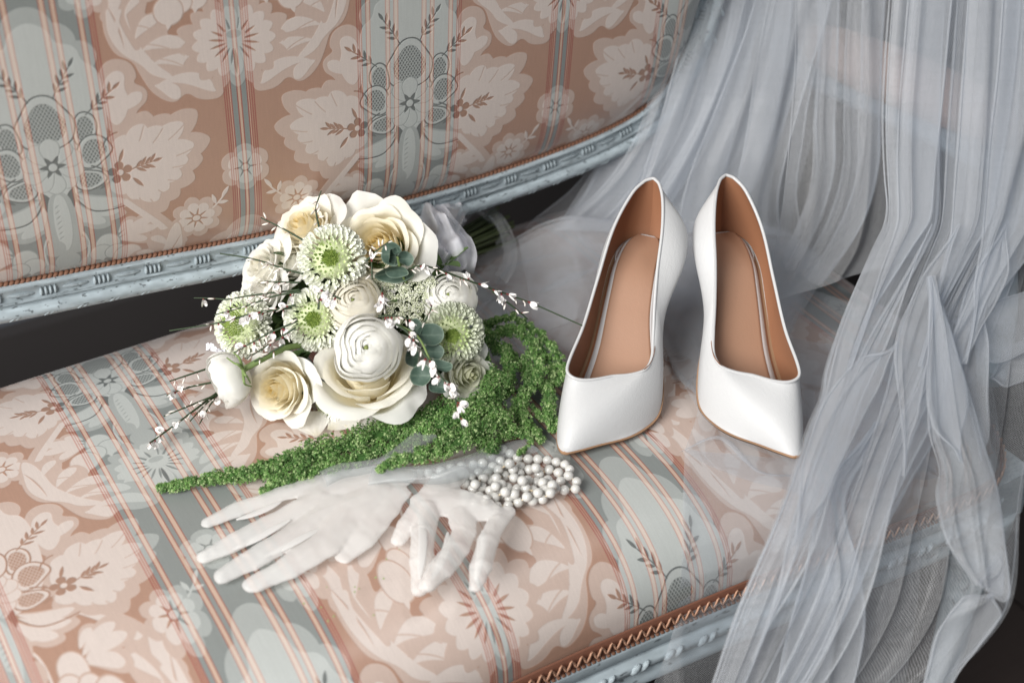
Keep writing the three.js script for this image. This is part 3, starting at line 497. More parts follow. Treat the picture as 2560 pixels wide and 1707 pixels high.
  makeShoe('pump', 'white leather high heel pump half touched by the veil, right one of the pair', toeR, heelR, -1, 0.022);
}

// ---------------------------------------------------------------- sheer gloves
M.glove = phys({ color: new THREE.Color(0.96, 0.955, 0.945), roughness: 0.32, transmission: 0.6, thickness: 0, ior: 1.3, specularIntensity: 0.6 });
M.gloveHem = phys({ color: new THREE.Color(0.90, 0.895, 0.885), roughness: 0.5, transmission: 0.5, thickness: 0 });
M.net = phys({ color: new THREE.Color(0.86, 0.88, 0.89), roughness: 0.2, transmission: 0.84, thickness: 0, ior: 1.35, specularIntensity: 0.7 });
const gp = (x, y, h) => onY(440 + x / 2.138, 1050 + y / 2.138, h);
const FLAT = [0.74, 0.95];     // pixels of an enlarged crop
const gr = (w) => w / 2.138 * 1.1 / 3556;                                   // half widths in the same pixels
{
  // each limb: points [x, y, height, half width, squash]
  const glove = (name, label, limbs, hems, wrinkle, base, wide, flat) => {
    const caps = [];
    for (const l of limbs) for (let i = 0; i < l.length - 1; i++) { const [a, b] = [l[i], l[i + 1]]; caps.push([gp(a[0], a[1], a[2] * flat), gp(b[0], b[1], b[2] * flat), gr(a[3]) * wide, gr(b[3]) * wide, a[4] * flat, b[4] * flat, l.k ?? 0.002]); }
    const lo = V(9, 9, 9), hi = V(-9, -9, -9); for (const c of caps) for (const q of [c[0], c[1]]) { lo.min(q); hi.max(q); }
    lo.addScalar(-0.02); hi.addScalar(0.02);
    const field = (x, y, z) => {
      let d = 1e9;
      for (const [a, b, ra, rb, qa, qb] of caps) {
        const bx = b.x - a.x, bz = b.z - a.z, t = clamp(((x - a.x) * bx + (z - a.z) * bz) / (bx * bx + bz * bz), 0, 1), q = lerp(qa, qb, t);
        const dx = x - a.x - bx * t, dz = z - a.z - bz * t, dy = (y - lerp(a.y, b.y, t)) / q, h0 = Math.hypot(dx, dz), e = Math.pow(Math.pow(h0, 1.5) + Math.pow(Math.abs(dy), 1.5), 1 / 1.5) - lerp(ra, rb, t);
        const k = 0.0016, h = clamp(0.5 + 0.5 * (d - e) / k, 0, 1); d = lerp(d, e, h) - k * h * (1 - h);
      }
      return -d + (d > -0.006 && d < 0.006 ? wrinkle(x, y, z) : 0);
    };
    const o = thing(name, label, 'glove', base);
    part('hand', isoSurface(field, lo, hi, 0.00125), M.glove, o);
    for (const h of hems) part('seam', sweep(h.map(([x, y, hh]) => gp(x, y, (hh - 0.001) * flat)), (t) => 0.0032 * Math.pow(Math.sin(Math.PI * clamp(t, 0.03, 0.97)), 0.5), 26, 10, 0.24), M.gloveHem, o);
    return o;
  };
  const crease = (p, a, s0) => 0.0013 * Math.pow(1 - Math.abs(noise(p * 70 + 0.8 * noise(a * 18, p * 20, s0), a * 16, s0)), 4) - 0.0004;
  const wrinkle = (x, y, z) => crease(0.34 * x + 0.94 * z, 0.94 * x - 0.34 * z, 3) + 0.0005 * noise(x * 90 + z * 40, z * 120 - x * 60, 1) + 0.0003 * noise(x * 300, z * 90, 4);
  const ribs = (x, y, z) => 0.5 * crease(0.9 * x - 0.44 * z, 0.44 * x + 0.9 * z, 8) + 0.0002 * Math.sin(x * 2200 + 4 * noise(x * 90, z * 60)) + 0.0004 * noise(x * 160, z * 50, 1);
  const lg = glove('sheer_glove', 'sheer white organza glove lying flat with its fingers pointing left', [
    [[172, 545, 0.005, 26, 0.7], [330, 480, 0.006, 34, 0.6], [560, 395, 0.008, 36, 0.5], [760, 340, 0.009, 50, 0.35]],
    [[152, 732, 0.005, 30, 0.7], [330, 640, 0.007, 42, 0.6], [600, 510, 0.009, 44, 0.5], [780, 420, 0.010, 60, 0.35]],
    [[256, 832, 0.006, 34, 0.7], [450, 720, 0.008, 46, 0.6], [700, 570, 0.010, 48, 0.5], [860, 450, 0.010, 70, 0.35]],
    [[412, 880, 0.006, 34, 0.7], [600, 790, 0.008, 50, 0.55], [800, 660, 0.010, 62, 0.45], [950, 450, 0.011, 80, 0.32]],
    [[900, 722, 0.005, 34, 0.6], [990, 630, 0.008, 56, 0.45], [1110, 480, 0.010, 54, 0.4], [1180, 390, 0.011, 48, 0.4]],
    [[740, 400, 0.009, 60, 0.3], [900, 360, 0.010, 92, 0.28], [1040, 330, 0.011, 78, 0.3], [1200, 300, 0.012, 55, 0.35]],
    [[800, 560, 0.009, 70, 0.3], [960, 470, 0.011, 90, 0.3], [1080, 380, 0.012, 70, 0.3]],
  ], [
    [[320, 532, 0.006], [420, 500, 0.009], [500, 465, 0.011], [560, 436, 0.012]], [[300, 692, 0.006], [420, 640, 0.010], [530, 575, 0.013], [610, 532, 0.014]],
    [[470, 730, 0.009], [600, 670, 0.013], [700, 615, 0.0145], [762, 580, 0.0145]],
  ], wrinkle, gp(800, 500, 0), 1.58, FLAT[0]);
  const rg = glove('sheer_glove', 'sheer white organza glove with folded fingers pointing towards the front edge', [
    [[1190, 640, 0.006, 32, 0.7], [1235, 560, 0.009, 40, 0.6], [1310, 460, 0.010, 44, 0.45]],
    [[1302, 905, 0.008, 34, 0.85], [1312, 760, 0.011, 44, 0.85], [1322, 600, 0.012, 46, 0.7], [1350, 470, 0.011, 50, 0.5]],
    [[1345, 880, 0.016, 36, 0.85], [1420, 790, 0.016, 50, 0.75], [1500, 690, 0.015, 48, 0.7], [1540, 600, 0.013, 48, 0.5], [1530, 500, 0.012, 60, 0.4]],
    [[1600, 890, 0.010, 26, 0.9], [1630, 780, 0.013, 40, 0.85], [1665, 650, 0.014, 40, 0.75], [1720, 540, 0.012, 40, 0.6], [1770, 490, 0.010, 34, 0.5]],
    [[1340, 440, 0.010, 66, 0.32], [1470, 440, 0.011, 84, 0.3], [1600, 470, 0.012, 78, 0.32], [1720, 505, 0.012, 38, 0.5]],
    [[1400, 400, 0.010, 78, 0.3], [1440, 330, 0.010, 66, 0.3], [1500, 290, 0.008, 55, 0.3]],
  ], [
    [[1300, 520, 0.016], [1318, 600, 0.019], [1316, 720, 0.0195], [1300, 850, 0.016]],
    [[1452, 600, 0.0165], [1446, 680, 0.0185], [1405, 780, 0.019], [1370, 850, 0.018]],
    [[1640, 590, 0.016], [1634, 660, 0.0185], [1622, 760, 0.018], [1602, 860, 0.015]],
  ], ribs, gp(1480, 500, 0), 1.34, FLAT[1]);
  // net cuffs: open, crumpled tubes
  const cuff = (axis, halfW, thick, turn, waves, parent, nm = 'cuff') => {
    const c = curve(axis.map(([x, y, h]) => gp(x, y, h)));
    return part(nm, sheet((u, v) => {
      const p = c.getPoint(v), T = c.getTangent(v), b = V(-T.z, 0, T.x).normalize(), a = u * Math.PI * 2, w = gr(halfW(v)), t = thick(v), k = 1 + 0.14 * Math.sin(a * waves + v * 7) * smooth(0.1, 0.8, v);
      return p.clone().addScaledVector(b, Math.cos(a) * w * k).add(V(0, Math.max(Math.sin(a + turn) * t * k, 0.0015 - (p.y - S)), 0)).addScaledVector(T, 0.004 * Math.sin(a * 3) * v);
    }, 72, 60), M.net, parent);
  };
  cuff([[1040, 300, 0.011], [1180, 290, 0.014], [1300, 290, 0.018], [1420, 285, 0.022], [1540, 255, 0.024], [1672, 214, 0.024]], (v) => lerp(80, 120, v) - 20 * Math.sin(v * Math.PI), (v) => lerp(0.004, 0.012, v), 0.5, 2, lg);
  cuff([[780, 320, 0.010], [880, 275, 0.012], [980, 260, 0.012], [1090, 235, 0.012], [1200, 180, 0.014], [1330, 90, 0.016]], (v) => lerp(64, 48, Math.sin(v * 3.14)), (v) => 0.006, 0.2, 3, lg, 'cuff_ruffle');
  cuff([[1490, 310, 0.004], [1560, 270, 0.003], [1700, 200, 0.003], [1820, 150, 0.005], [1900, 135, 0.006]], (v) => lerp(70, 62, v), () => 0.004, 0, 2, rg);
}
// ---------------------------------------------------------------- the pearl necklace
{
  M.pearl = phys({ color: new THREE.Color(0.66, 0.65, 0.62), roughness: 0.22, clearcoat: 1, clearcoatRoughness: 0.03, sheen: 0.3, sheenColor: new THREE.Color(1, 0.95, 0.95), sheenRoughness: 0.4 });
  M.knot = std({ color: sRGB(214, 196, 166), roughness: 0.7 });
  const strands = [
    [[1260, 210], [1350, 265], [1443, 318], [1570, 330], [1690, 332], [1808, 345], [1915, 367], [2022, 400], [2080, 460], [2065, 535], [2165, 610], [2150, 695], [2015, 710], [1905, 690]],
    [[1970, 600], [1940, 500], [1825, 462], [1705, 520], [1670, 615], [1565, 590], [1465, 510], [1385, 460], [1305, 425], [1230, 355]],
    [[1750, 620], [1810, 590], [1868, 650], [1845, 745], [1747, 818], [1625, 840], [1555, 795], [1450, 862], [1325, 900], [1190, 912], [1056, 905], [910, 875], [795, 850], [790, 770]],
    [[890, 703], [1003, 677], [1105, 718], [1228, 775], [1340, 815], [1400, 760], [1437, 695], [1320, 680], [1240, 640], [1170, 665]],
    [[970, 785], [1050, 830], [1160, 800], [1290, 735]], [[1630, 708], [1540, 690], [1690, 745], [1770, 705]], [[1100, 585], [1180, 560], [1288, 535], [1395, 560], [1500, 595]],
    [[1075, 510], [1020, 560], [920, 640], [800, 637], [670, 610], [540, 570], [432, 562]], [[1135, 425], [1205, 462], [1340, 385], [1475, 425], [1580, 460], [1665, 440]],
    [[505, 475], [620, 435], [750, 415], [900, 400], [1010, 380], [1110, 300]], [[350, 500], [230, 510]], [[760, 520], [870, 560], [960, 500]],
  ];
  const r = 0.0039, placed = [], chains = [], px = (x, y, h) => onY(1000 + x / 4.9, 1080 + y / 4.9, h);
  for (const s of strands) {
    const list = [];
    for (const [x, y] of s) {
      let p; for (let h = r; h < 0.03; h += 0.0008) { p = px(x, y, h); if (!placed.some((q) => q.distanceTo(p) < 1.86 * r)) break; }
      placed.push(p); list.push(p);
    }
    chains.push(list);
  }
  const o = thing('pearl_necklace', 'long pearl necklace heaped in coils beside the gloves', 'necklace', px(1500, 650, 0));
  const ball = new THREE.SphereGeometry(r, 32, 20), knots = [];
  for (const list of chains) list.forEach((p, i) => {
    const m = shade(new THREE.Mesh(ball, M.pearl)); m.name = 'pearl'; m.position.copy(p).sub(o.position); m.scale.setScalar(rr(0.96, 1.03)); o.add(m);
    const q = list[i + 1]; if (!q || q.distanceTo(p) > 0.013) return;
    const mid = p.clone().lerp(q, 0.5); knots.push(new THREE.SphereGeometry(0.0009, 8, 6).translate(mid.x, mid.y, mid.z)); knots.push(sweep([p.clone(), mid, q.clone()], 0.00035, 4, 5).deleteAttribute('color') ?? 0);
  });
  part('thread', merge(knots.filter((k) => k.isBufferGeometry)), M.knot, o);
}

// ---------------------------------------------------------------- the bridal bouquet
const squeeze = (d) => (d > 1.13 && d < 1.262 ? 1.13 + (d - 1.13) * 0.42 : d);
const bq = (x, y, d) => at(380 + x / 2.119, 460 + y / 2.119, squeeze(d));         // pixels of the enlarged crop of the bouquet
const bqY = (x, y, h) => onY(380 + x / 2.119, 460 + y / 2.119, h);
{
  M.petal = phys({ vertexColors: true, roughness: 0.9, transmission: 0.4, thickness: 0, specularIntensity: 0.5 });
  M.petalDense = std({ vertexColors: true, roughness: 0.7 });
  M.green = std({ color: sRGB(74, 98, 52), roughness: 0.6 }); M.stemDark = std({ color: sRGB(50, 68, 42), roughness: 0.55 });
  M.stem = std({ color: sRGB(120, 142, 84), roughness: 0.6 }); M.handle = std({ color: sRGB(74, 84, 48), roughness: 0.6 });
  M.euc = std({ vertexColors: true, roughness: 0.62 });
  M.satin = phys({ color: new THREE.Color(0.80, 0.80, 0.86), roughness: 0.42, sheen: 0.4, sheenColor: new THREE.Color(0.9, 0.9, 1), transmission: 0.12, thickness: 0 });
  const B = thing('bridal_bouquet', 'bridal bouquet of cream roses, white ranunculus and button mums with trailing green amaranth', 'bouquet', bqY(1150, 1000, 0));
  const WHITE = [0.97, 0.965, 0.93], CREAM = [0.97, 0.94, 0.79], YEL = [0.98, 0.82, 0.42], GRN = [0.74, 0.78, 0.45];
  const mixc = (a, b, t) => [lerp(a[0], b[0], t), lerp(a[1], b[1], t), lerp(a[2], b[2], t)];
  // a group at a flower's place, its +y axis along dir
  const flowerGroup = (name, pos, dir, spin, label) => {
    const o = new THREE.Group(); o.name = name; if (label) o.userData.label = label; B.updateWorldMatrix(true, false);
    o.position.copy(pos).sub(B.position); o.quaternion.setFromUnitVectors(V(0, 1, 0), dir).multiply(new THREE.Quaternion().setFromAxisAngle(V(0, 1, 0), spin)); B.add(o); return o;
  };
  const put = (name, geo, mat, par, kind) => { const m = shade(new THREE.Mesh(geo, mat)); m.name = name; par.add(m); if (kind) m.userData.kind = kind; return m; };
  // one petal: profile points (rho, y) from root to rim as a cubic, spread over an angle
  function petalGeo(R, phi, span, prof, o = {}) {
    const { curl = 0, cut = 0.3, wave = 0.02, tint = CREAM, root = YEL, rootEnd = 0.55, sd = rnd() * 50, nu = 14, nv = 14, side = 0, lift = 0, point = 0 } = o;
    const [a, b, c, d] = prof;
    return sheet((u, v) => {
      const s = u * 2 - 1, e = Math.abs(s), t = v * (1 - cut * Math.pow(e, 2.6) + point * (1 - e) * 0.06), q = 1 - t;
      let rho = q * q * q * a[0] + 3 * q * q * t * b[0] + 3 * q * t * t * c[0] + t * t * t * d[0], y = q * q * q * a[1] + 3 * q * q * t * b[1] + 3 * q * t * t * c[1] + t * t * t * d[1];
      const k = Math.max(0, t - 0.72) / 0.28; rho += curl * k * k * (0.75 + 0.5 * e); y -= curl * 0.55 * k * k * k;
      const n = noise(s * 1.8 + sd, t * 2.2, sd), n2 = noise(s * 4.5 + sd, t * 3, sd + 9);
      rho += wave * (n * 1.2 + 0.5 * n2) * t; y += wave * (n2 * 0.9 + n * 0.6) * t * t + lift * t;
      rho += side * s * t;                                     // one edge in, the other out: the petals overlap in a spiral
      const ang = phi + s * span * 0.5;
      return V(Math.cos(ang) * rho * R, y * R, Math.sin(ang) * rho * R);
    }, nu, nv, (u, v) => { const t = v, m = smooth(0.05, rootEnd, t + 0.06 * noise(u * 5 + sd, v * 3)); return mixc(root, tint, m); });
  }
  function rose(name, pos, dir, R, spin, o = {}) {
    const g = flowerGroup(name, pos, dir, spin, o.label), n = o.n ?? 26, inner = [], tint = o.tint ?? CREAM, root = o.root ?? YEL, open = o.open ?? 1;
    for (let i = 0; i < n; i++) {
      const f = i / (n - 1), phi = i * 2.4 + rr(-0.25, 0.25);
      const belly = lerp(0.10, 0.66 * open, Math.pow(f, 1.15)), rim = lerp(0.05, 0.98 * open, Math.pow(f, 1.35)), top = lerp(0.66, 0.42 - 0.16 * open, Math.pow(f, 1.7)), span = lerp(3.4, 1.75, Math.pow(f, 0.5));
      const prof = [[0.02, -0.35], [belly * 1.15 + 0.03, -0.30], [lerp(belly, rim, 0.35), lerp(0.28, 0.10, f)], [rim, top]];
      const q = petalGeo(R, phi, span, prof, { curl: lerp(0.0, 0.30, Math.pow(f, 2)) * open, cut: lerp(0.10, 0.26, f), wave: lerp(0.012, 0.075, f), tint: mixc(mixc(root, tint, 0.35), mixc(tint, WHITE, 0.45 + 0.55 * f), Math.pow(f, 0.7)), root: mixc(root, tint, f * 0.55), rootEnd: lerp(1.0, 0.75, f), side: 0.05 * (0.3 + f), nu: 18, nv: 16, sd: i * 3.1 + spin * 7 });
      if (f < 0.42) inner.push(q); else put('petal', q, M.petal, g);
    }
    put('inner_petals', merge(inner), M.petal, g, 'stuff');
    return g;
  }
  function ranunculus(name, pos, dir, R, spin, o = {}) {
    const g = flowerGroup(name, pos, dir, spin, o.label), n = o.n ?? 42, inner = [], tint = o.tint ?? WHITE;
    const flat = o.flat ?? 0.78;
    for (let i = 0; i < n; i++) {
      const f = i / (n - 1), phi = i * 2.39996 + rr(-0.3, 0.3), Rk = lerp(0.16, 1, Math.pow(f, 0.8)), th1 = lerp(2.85, 1.9, Math.pow(f, 1.1)) + rr(-0.2, 0.2), span = lerp(2.9, 1.8, f), sd = i * 1.7 + spin * 3;
      const q = sheet((u, v) => {
        const s = u * 2 - 1, e = Math.abs(s), th = lerp(0.35, th1, v * (1 - 0.16 * Math.pow(e, 2.5))), ang = phi + s * span * 0.5, nn = noise(Math.cos(ang) * 1.7 + spin * 5, Math.sin(ang) * 1.7, v * 1.5 + spin), n2 = noise(s * 4 + sd, v * 3, sd + 3);
        const r2 = Rk * (1 + 0.12 * nn * v + 0.02 * n2 * v * v) + 0.04 * s * v;
        return V(Math.cos(ang) * Math.sin(th) * r2 * R, (-Math.cos(th) * r2 * flat - 0.12 + (f < 0.3 ? 0.1 * (1 - f / 0.3) : 0)) * R, Math.sin(ang) * Math.sin(th) * r2 * R);
      }, 16, 14, (u, v) => mixc(mixc(tint, GRN, 0.45 * (1 - f) * (1 - f)), tint, smooth(0.2, 0.7, v)));
      if (f < 0.5) inner.push(q); else put('petal', q, M.petal, g);
    }
    put('inner_petals', merge(inner), M.petal, g, 'stuff');
    const eye = new THREE.SphereGeometry(0.07 * R, 14, 10).translate(0, 0.08 * R, 0); put('eye', paint(eye, [0.2, 0.24, 0.07]), M.petalDense, g);
    return g;
  }
  // one floret of a button mum: a small scoop along +x
  const scoop = (L, W, cup, colA, colB) => sheet((u, v) => { const s = u * 2 - 1, w = W * Math.pow(Math.sin(Math.PI * clamp(0.14 + 0.79 * v, 0, 1)), 0.4) * (0.55 + 0.45 * v); return V(L * v * (1 - 0.10 * s * s * v), cup * L * (0.9 * v * v * (1 - 0.15 * v)) + 0.4 * W * s * s, s * w * 0.5); }, 4, 5, (u, v) => mixc(colA, colB, v));
  function mum(name, pos, dir, R, spin, o = {}) {
    const g = flowerGroup(name, pos, dir, spin, o.label), list = [], N = o.N ?? 330, dome = o.dome ?? 0.5, eyeR = o.eye ?? 0.24;
    const OUT = o.out ?? [0.92, 0.93, 0.86], MIDC = [0.88, 0.91, 0.72], INC = [0.50, 0.64, 0.22];
    for (let i = 0; i < N; i++) {
      const f = Math.sqrt((i + 0.5) / N), phi = i * 2.39996 + rr(-0.1, 0.1), rad_ = lerp(eyeR * 0.9, 1, f);
      if (f < eyeR * 0.6) continue;
      const ang = f * 1.75, L = lerp(0.15, 0.25, f) * rr(0.9, 1.1), W = lerp(0.08, 0.2, f);
      const tone = smooth(eyeR, 0.72, f + rr(-0.06, 0.06)), q = scoop(L * R, W * R, 0.5, mixc(mixc(INC, MIDC, tone), OUT, tone * 0.75), mixc(mixc(INC, MIDC, smooth(0.15, 0.4, f)), OUT, smooth(0.26, 0.44, f)));
      // on a dome: start on its surface, lean outwards, more so towards the rim
      const rho = Math.sin(Math.min(ang, 1.75)) * 0.82, y = Math.cos(ang) * dome + 0.02, tilt = lerp(1.3, -0.42, f) + rr(-0.12, 0.12);
      const m = new THREE.Matrix4().makeRotationY(-phi).multiply(new THREE.Matrix4().makeTranslation(rho * R, y * R, 0)).multiply(new THREE.Matrix4().makeRotationZ(tilt)).multiply(new THREE.Matrix4().makeRotationX(rr(-0.25, 0.25)));
      q.applyMatrix4(m); list.push(q);
    }
    put('florets', merge(list), M.petalDense, g, 'stuff');
    const eye = [];
    for (let i = 0; i < 90; i++) { const f = Math.sqrt((i + 0.5) / 90), phi = i * 2.39996, r0 = f * eyeR * 1.05; const c = new THREE.ConeGeometry(0.032 * R, 0.13 * R, 5).translate(0, 0.05 * R, 0).rotateZ(-f * 0.5 + rr(-0.2, 0.2)); c.rotateY(-phi).translate(Math.cos(phi) * r0 * R, (dome + 0.05 - 0.3 * f * f * 0.3) * R, Math.sin(phi) * r0 * R); eye.push(paint(c, mixc([0.20, 0.30, 0.06], [0.40, 0.50, 0.13], rnd()))); }
    put('disc', merge(eye), M.petalDense, g);
    put('base', paint(new THREE.SphereGeometry(0.62 * R, 20, 14).scale(1, 0.75, 1).translate(0, dome * R - 0.5 * R, 0), [0.66, 0.72, 0.45]), M.petalDense, g);
    return g;
  }
  const m = (px, d) => px / 2.119 * d / 3556;                            // crop pixels at a depth, in metres
  // roses
  rose('rose', bq(1222, 330, 1.205), view(-0.22, 0.10, 1), m(262, 1.2), 0.4, { open: 1.02 });
  rose('rose', bq(845, 265, 1.225), view(-0.5, 0.45, 0.75), m(225, 1.2), 2.2, { open: 0.92, n: 24 });
  rose('rose', bq(760, 420, 1.215), view(-0.6, 0.3, 0.75), m(165, 1.19), 5.2, { open: 1, n: 20, tint: [0.94, 0.92, 0.85], root: CREAM });
  rose('rose', bq(620, 450, 1.22), view(-0.7, 0.35, 0.65), m(170, 1.2), 1.2, { open: 1, tint: [0.94, 0.92, 0.86], root: CREAM, n: 20 });
  rose('rose', bq(708, 1070, 1.145), view(-0.42, -0.16, 0.9), m(245, 1.14), 3.3, { open: 0.84 });
  rose('rose', bq(1150, 1020, 1.135), view(0.02, 0.62, 0.78), m(305, 1.12), 0.9, { open: 1.0, n: 28 });
  rose('rose', bq(1640, 1000, 1.17), view(0.55, -0.15, 0.75), m(185, 1.15), 4.4, { open: 0.82, tint: [0.74, 0.76, 0.58], root: [0.62, 0.62, 0.36] });
  // ranunculus
  ranunculus('ranunculus', bq(1135, 868, 1.09), view(0.06, 0.08, 1), m(194, 1.09), 0.3, { n: 46 });
  ranunculus('ranunculus', bq(1065, 620, 1.13), view(-0.1, 0.35, 0.9), m(155, 1.13), 1.3, { tint: [0.94, 0.91, 0.82] });
  ranunculus('ranunculus', bq(1570, 592, 1.175), view(-0.05, 0.4, 0.9), m(158, 1.15), 2.3, { n: 34 });
  ranunculus('ranunculus', bq(375, 1045, 1.125), view(-0.86, -0.42, 0.30), m(152, 1.115), 3.1, { flat: 0.86 });
  ranunculus('ranunculus', bq(1020, 1262, 1.16), view(0.0, -0.4, 0.8), m(120, 1.15), 0.6, { n: 26, flat: 0.5 });
  rose('rose', bq(610, 580, 1.21), view(-0.6, 0.2, 0.8), m(160, 1.19), 0.2, { open: 1, tint: [0.94, 0.93, 0.89], root: [0.93, 0.9, 0.82], n: 18 });
  // button mums
  mum('button_mum', bq(955, 400, 1.155), view(-0.02, 0.05, 1), m(172, 1.16), 0.5, {});
  mum('button_mum', bq(868, 715, 1.15), view(-0.08, -0.02, 1), m(160, 1.14), 1.5, {});
  mum('button_mum', bq(490, 745, 1.2), view(-0.5, 0.05, 0.85), m(165, 1.2), 2.5, { eye: 0.36 });
  mum('button_mum', bq(1590, 795, 1.155), view(0.05, -0.12, 1), m(160, 1.15), 3.5, { out: [0.74, 0.77, 0.66], eye: 0.22 });
  mum('button_mum', bq(965, 1165, 1.165), view(-0.3, -0.5, 0.8), m(95, 1.16), 4.5, { out: [0.82, 0.84, 0.6] });
  // stem and collar of the ranunculus that lies at the left
  part('flower_stem', sweep([bq(800, 850, 1.15), bq(700, 872, 1.125), bq(600, 918, 1.11), bq(520, 962, 1.105), bq(478, 985, 1.105)], m(17, 1.11), 24, 10), M.stem, B);
  const calyx = []; for (const [dx, dy, ex, ey] of [[-30, -70, -52, -88], [10, 80, 46, 92], [-44, -30, -86, -60], [22, 40, 40, 74]]) calyx.push(sweep([bq(480, 980, 1.1), bq(480 + dx * 0.6, 980 + dy * 0.8, 1.092), bq(480 + dx, 980 + dy, 1.094), bq(480 + ex, 980 + ey, 1.1)], (t) => m(9 * (1 - 0.6 * t), 1.1), 12, 7));
  part('calyx', merge(calyx), M.stem, B);
  // lace flower: umbels of tiny white florets over dark green
  {
    const o = flowerGroup('lace_flower', bq(1322, 585, 1.17), view(0.0, 0.25, 1), 0), R = m(178, 1.17), fl = [], stalk = [];
    const clusters = []; for (let i = 0; i < 26; i++) { const f = Math.sqrt((i + 0.5) / 26), a = i * 2.4; clusters.push([Math.cos(a) * f * R, Math.sin(a) * f * R, (0.12 * (1 - f * f) + rr(-0.03, 0.03)) * R]); }
    clusters.push([-0.82 * R, -0.42 * R, 0.22 * R]);
    for (const [x, z, y] of clusters) { stalk.push(sweep([V(0, -0.7 * R, 0), V(x * 0.6, -0.3 * R, z * 0.6), V(x, y - 0.06 * R, z)], 0.0007, 5, 4)); const n = 60; for (let i = 0; i < n; i++) { const f = Math.sqrt((i + 0.5) / n), a = i * 2.4 + x * 900, r0 = 0.20 * R * f * rr(0.85, 1.15); fl.push(paint(new THREE.IcosahedronGeometry(0.00072 * rr(0.75, 1.25), 1).deleteAttribute('uv').translate(x + Math.cos(a) * r0, y + 0.05 * R * (1 - f * f) * 1.6 + rr(-0.0006, 0.0006), z + Math.sin(a) * r0), mixc([0.52, 0.56, 0.36], [0.82, 0.83, 0.72], rnd()))); } }
    const fixed = fl.map((q) => { q.setIndex([...Array(q.attributes.position.count).keys()]); return q; });
    put('florets', mergeGeometries(fixed), M.petalDense, o, 'stuff'); put('stalks', merge(stalk), M.green, o, 'stuff');
  }
  // greenery that fills the inside of the bouquet
  {
    const list = []; for (let i = 0; i < 200; i++) { const c = bq(rr(620, 1560), rr(420, 1080), rr(1.2, 1.25)), a = rnd() * 7, q = sheet((u, v) => V((u - 0.5) * 0.012 * Math.sin(Math.PI * (0.1 + 0.85 * v)), 0.002 * Math.sin(v * 3) + 0.004 * (u - 0.5) * (u - 0.5), v * 0.032), 3, 5).rotateX(rr(-1, 1)).rotateY(a).translate(c.x, c.y, c.z); list.push(q); }
    part('foliage', merge(list), M.green, B, 'stuff');
  }
  // eucalyptus
  {
    const leaf = (x, y, rx, ry, d, dir, tone = 0) => { const n = view(...dir), t = RGT.clone().addScaledVector(n, -RGT.dot(n)).normalize(), b = n.clone().cross(t), c = bq(x, y, d), sx = m(rx, d), sy = m(ry, d);
      part('eucalyptus_leaf', sheet((u, v) => { const a = u * Math.PI * 2, r0 = v, k = 1 + 0.05 * Math.cos(a * 2 + x) - 0.12 * Math.pow(Math.max(0, Math.cos(a - 4.4)), 12); return c.clone().addScaledVector(t, Math.cos(a) * r0 * sx * k).addScaledVector(b, Math.sin(a) * r0 * sy * k).addScaledVector(n, 0.0028 * r0 * r0 + 0.0009 * Math.sin(a * 3 + x) * r0 * r0); }, 32, 8, (u, v) => { const e = v > 0.93 ? 1 : 0, vein = Math.exp(-Math.pow(Math.sin(u * Math.PI * 2) * v * 16, 2)) * 0.4; const q = lin(66 + tone, 88 + tone, 76 + tone); return mixc(q, lin(150, 168, 150), clamp(e * 0.5 + vein * 0.5 + 0.10 * noise(u * 20, v * 9, x), 0, 1)); }), M.euc, B); };
    leaf(1272, 372, 60, 64, 1.135, [-0.15, -0.1, 1]); leaf(1340, 397, 42, 40, 1.125, [0.3, 0.1, 1], 8); leaf(1282, 470, 100, 62, 1.14, [0.1, -0.75, 0.7], -12); leaf(1296, 457, 62, 40, 1.125, [0.1, -0.7, 0.75], 6); leaf(1262, 385, 26, 44, 1.128, [0.75, -0.1, 0.7], -16); leaf(1300, 358, 18, 24, 1.12, [-0.3, 0.2, 1], 4);
    leaf(1470, 800, 72, 66, 1.118, [0.15, 0.1, 1]); leaf(1490, 888, 52, 48, 1.118, [0.3, 0.2, 1], 8); leaf(1385, 918, 42, 52, 1.116, [-0.4, 0, 1], -6); leaf(1425, 1015, 56, 62, 1.105, [-0.05, 0.1, 1], -2); leaf(1528, 972, 62, 40, 1.108, [0.1, 0.6, 0.8], 6); leaf(1520, 1075, 54, 42, 1.112, [0.1, 0.2, 1], -4); leaf(1398, 770, 40, 52, 1.12, [-0.2, 0.3, 1], -10);
    part('eucalyptus_stem', sweep([bq(1300, 385, 1.12), bq(1320, 470, 1.135), bq(1345, 520, 1.16)], m(7, 1.13), 12, 7), M.stem, B);
    part('eucalyptus_stem', sweep([bq(1290, 740, 1.115), bq(1400, 800, 1.112), bq(1470, 930, 1.1), bq(1500, 1010, 1.1)], m(6, 1.1), 20, 7), M.stem, B);
  }
  // broom: thin green shoots with small white pea flowers
  {
    const bud = (() => { const body = new THREE.SphereGeometry(1, 10, 8); const p = body.attributes.position, c = new Float32Array(p.count * 3); for (let i = 0; i < p.count; i++) { const y = p.getY(i), t = (y + 1) / 2, w = 0.9 * Math.pow(Math.sin(Math.PI * clamp(t * 0.9 + 0.05, 0, 1)), 0.8) * (0.75 + 0.35 * t); const k = Math.hypot(p.getX(i), p.getZ(i)) || 1; p.setXYZ(i, p.getX(i) / k * w * 0.30 * (k > 0.01 ? 1 : 0) + 0.10 * t * t, t * 2, p.getZ(i) / k * w * 0.24 * (k > 0.01 ? 1 : 0)); c.set(mixc([0.17, 0.018, 0.018], [0.84, 0.80, 0.74], smooth(0.20, 0.36, t)), i * 3); } body.setAttribute('color', new THREE.BufferAttribute(c, 3)); body.computeVertexNormals(); return body; })();
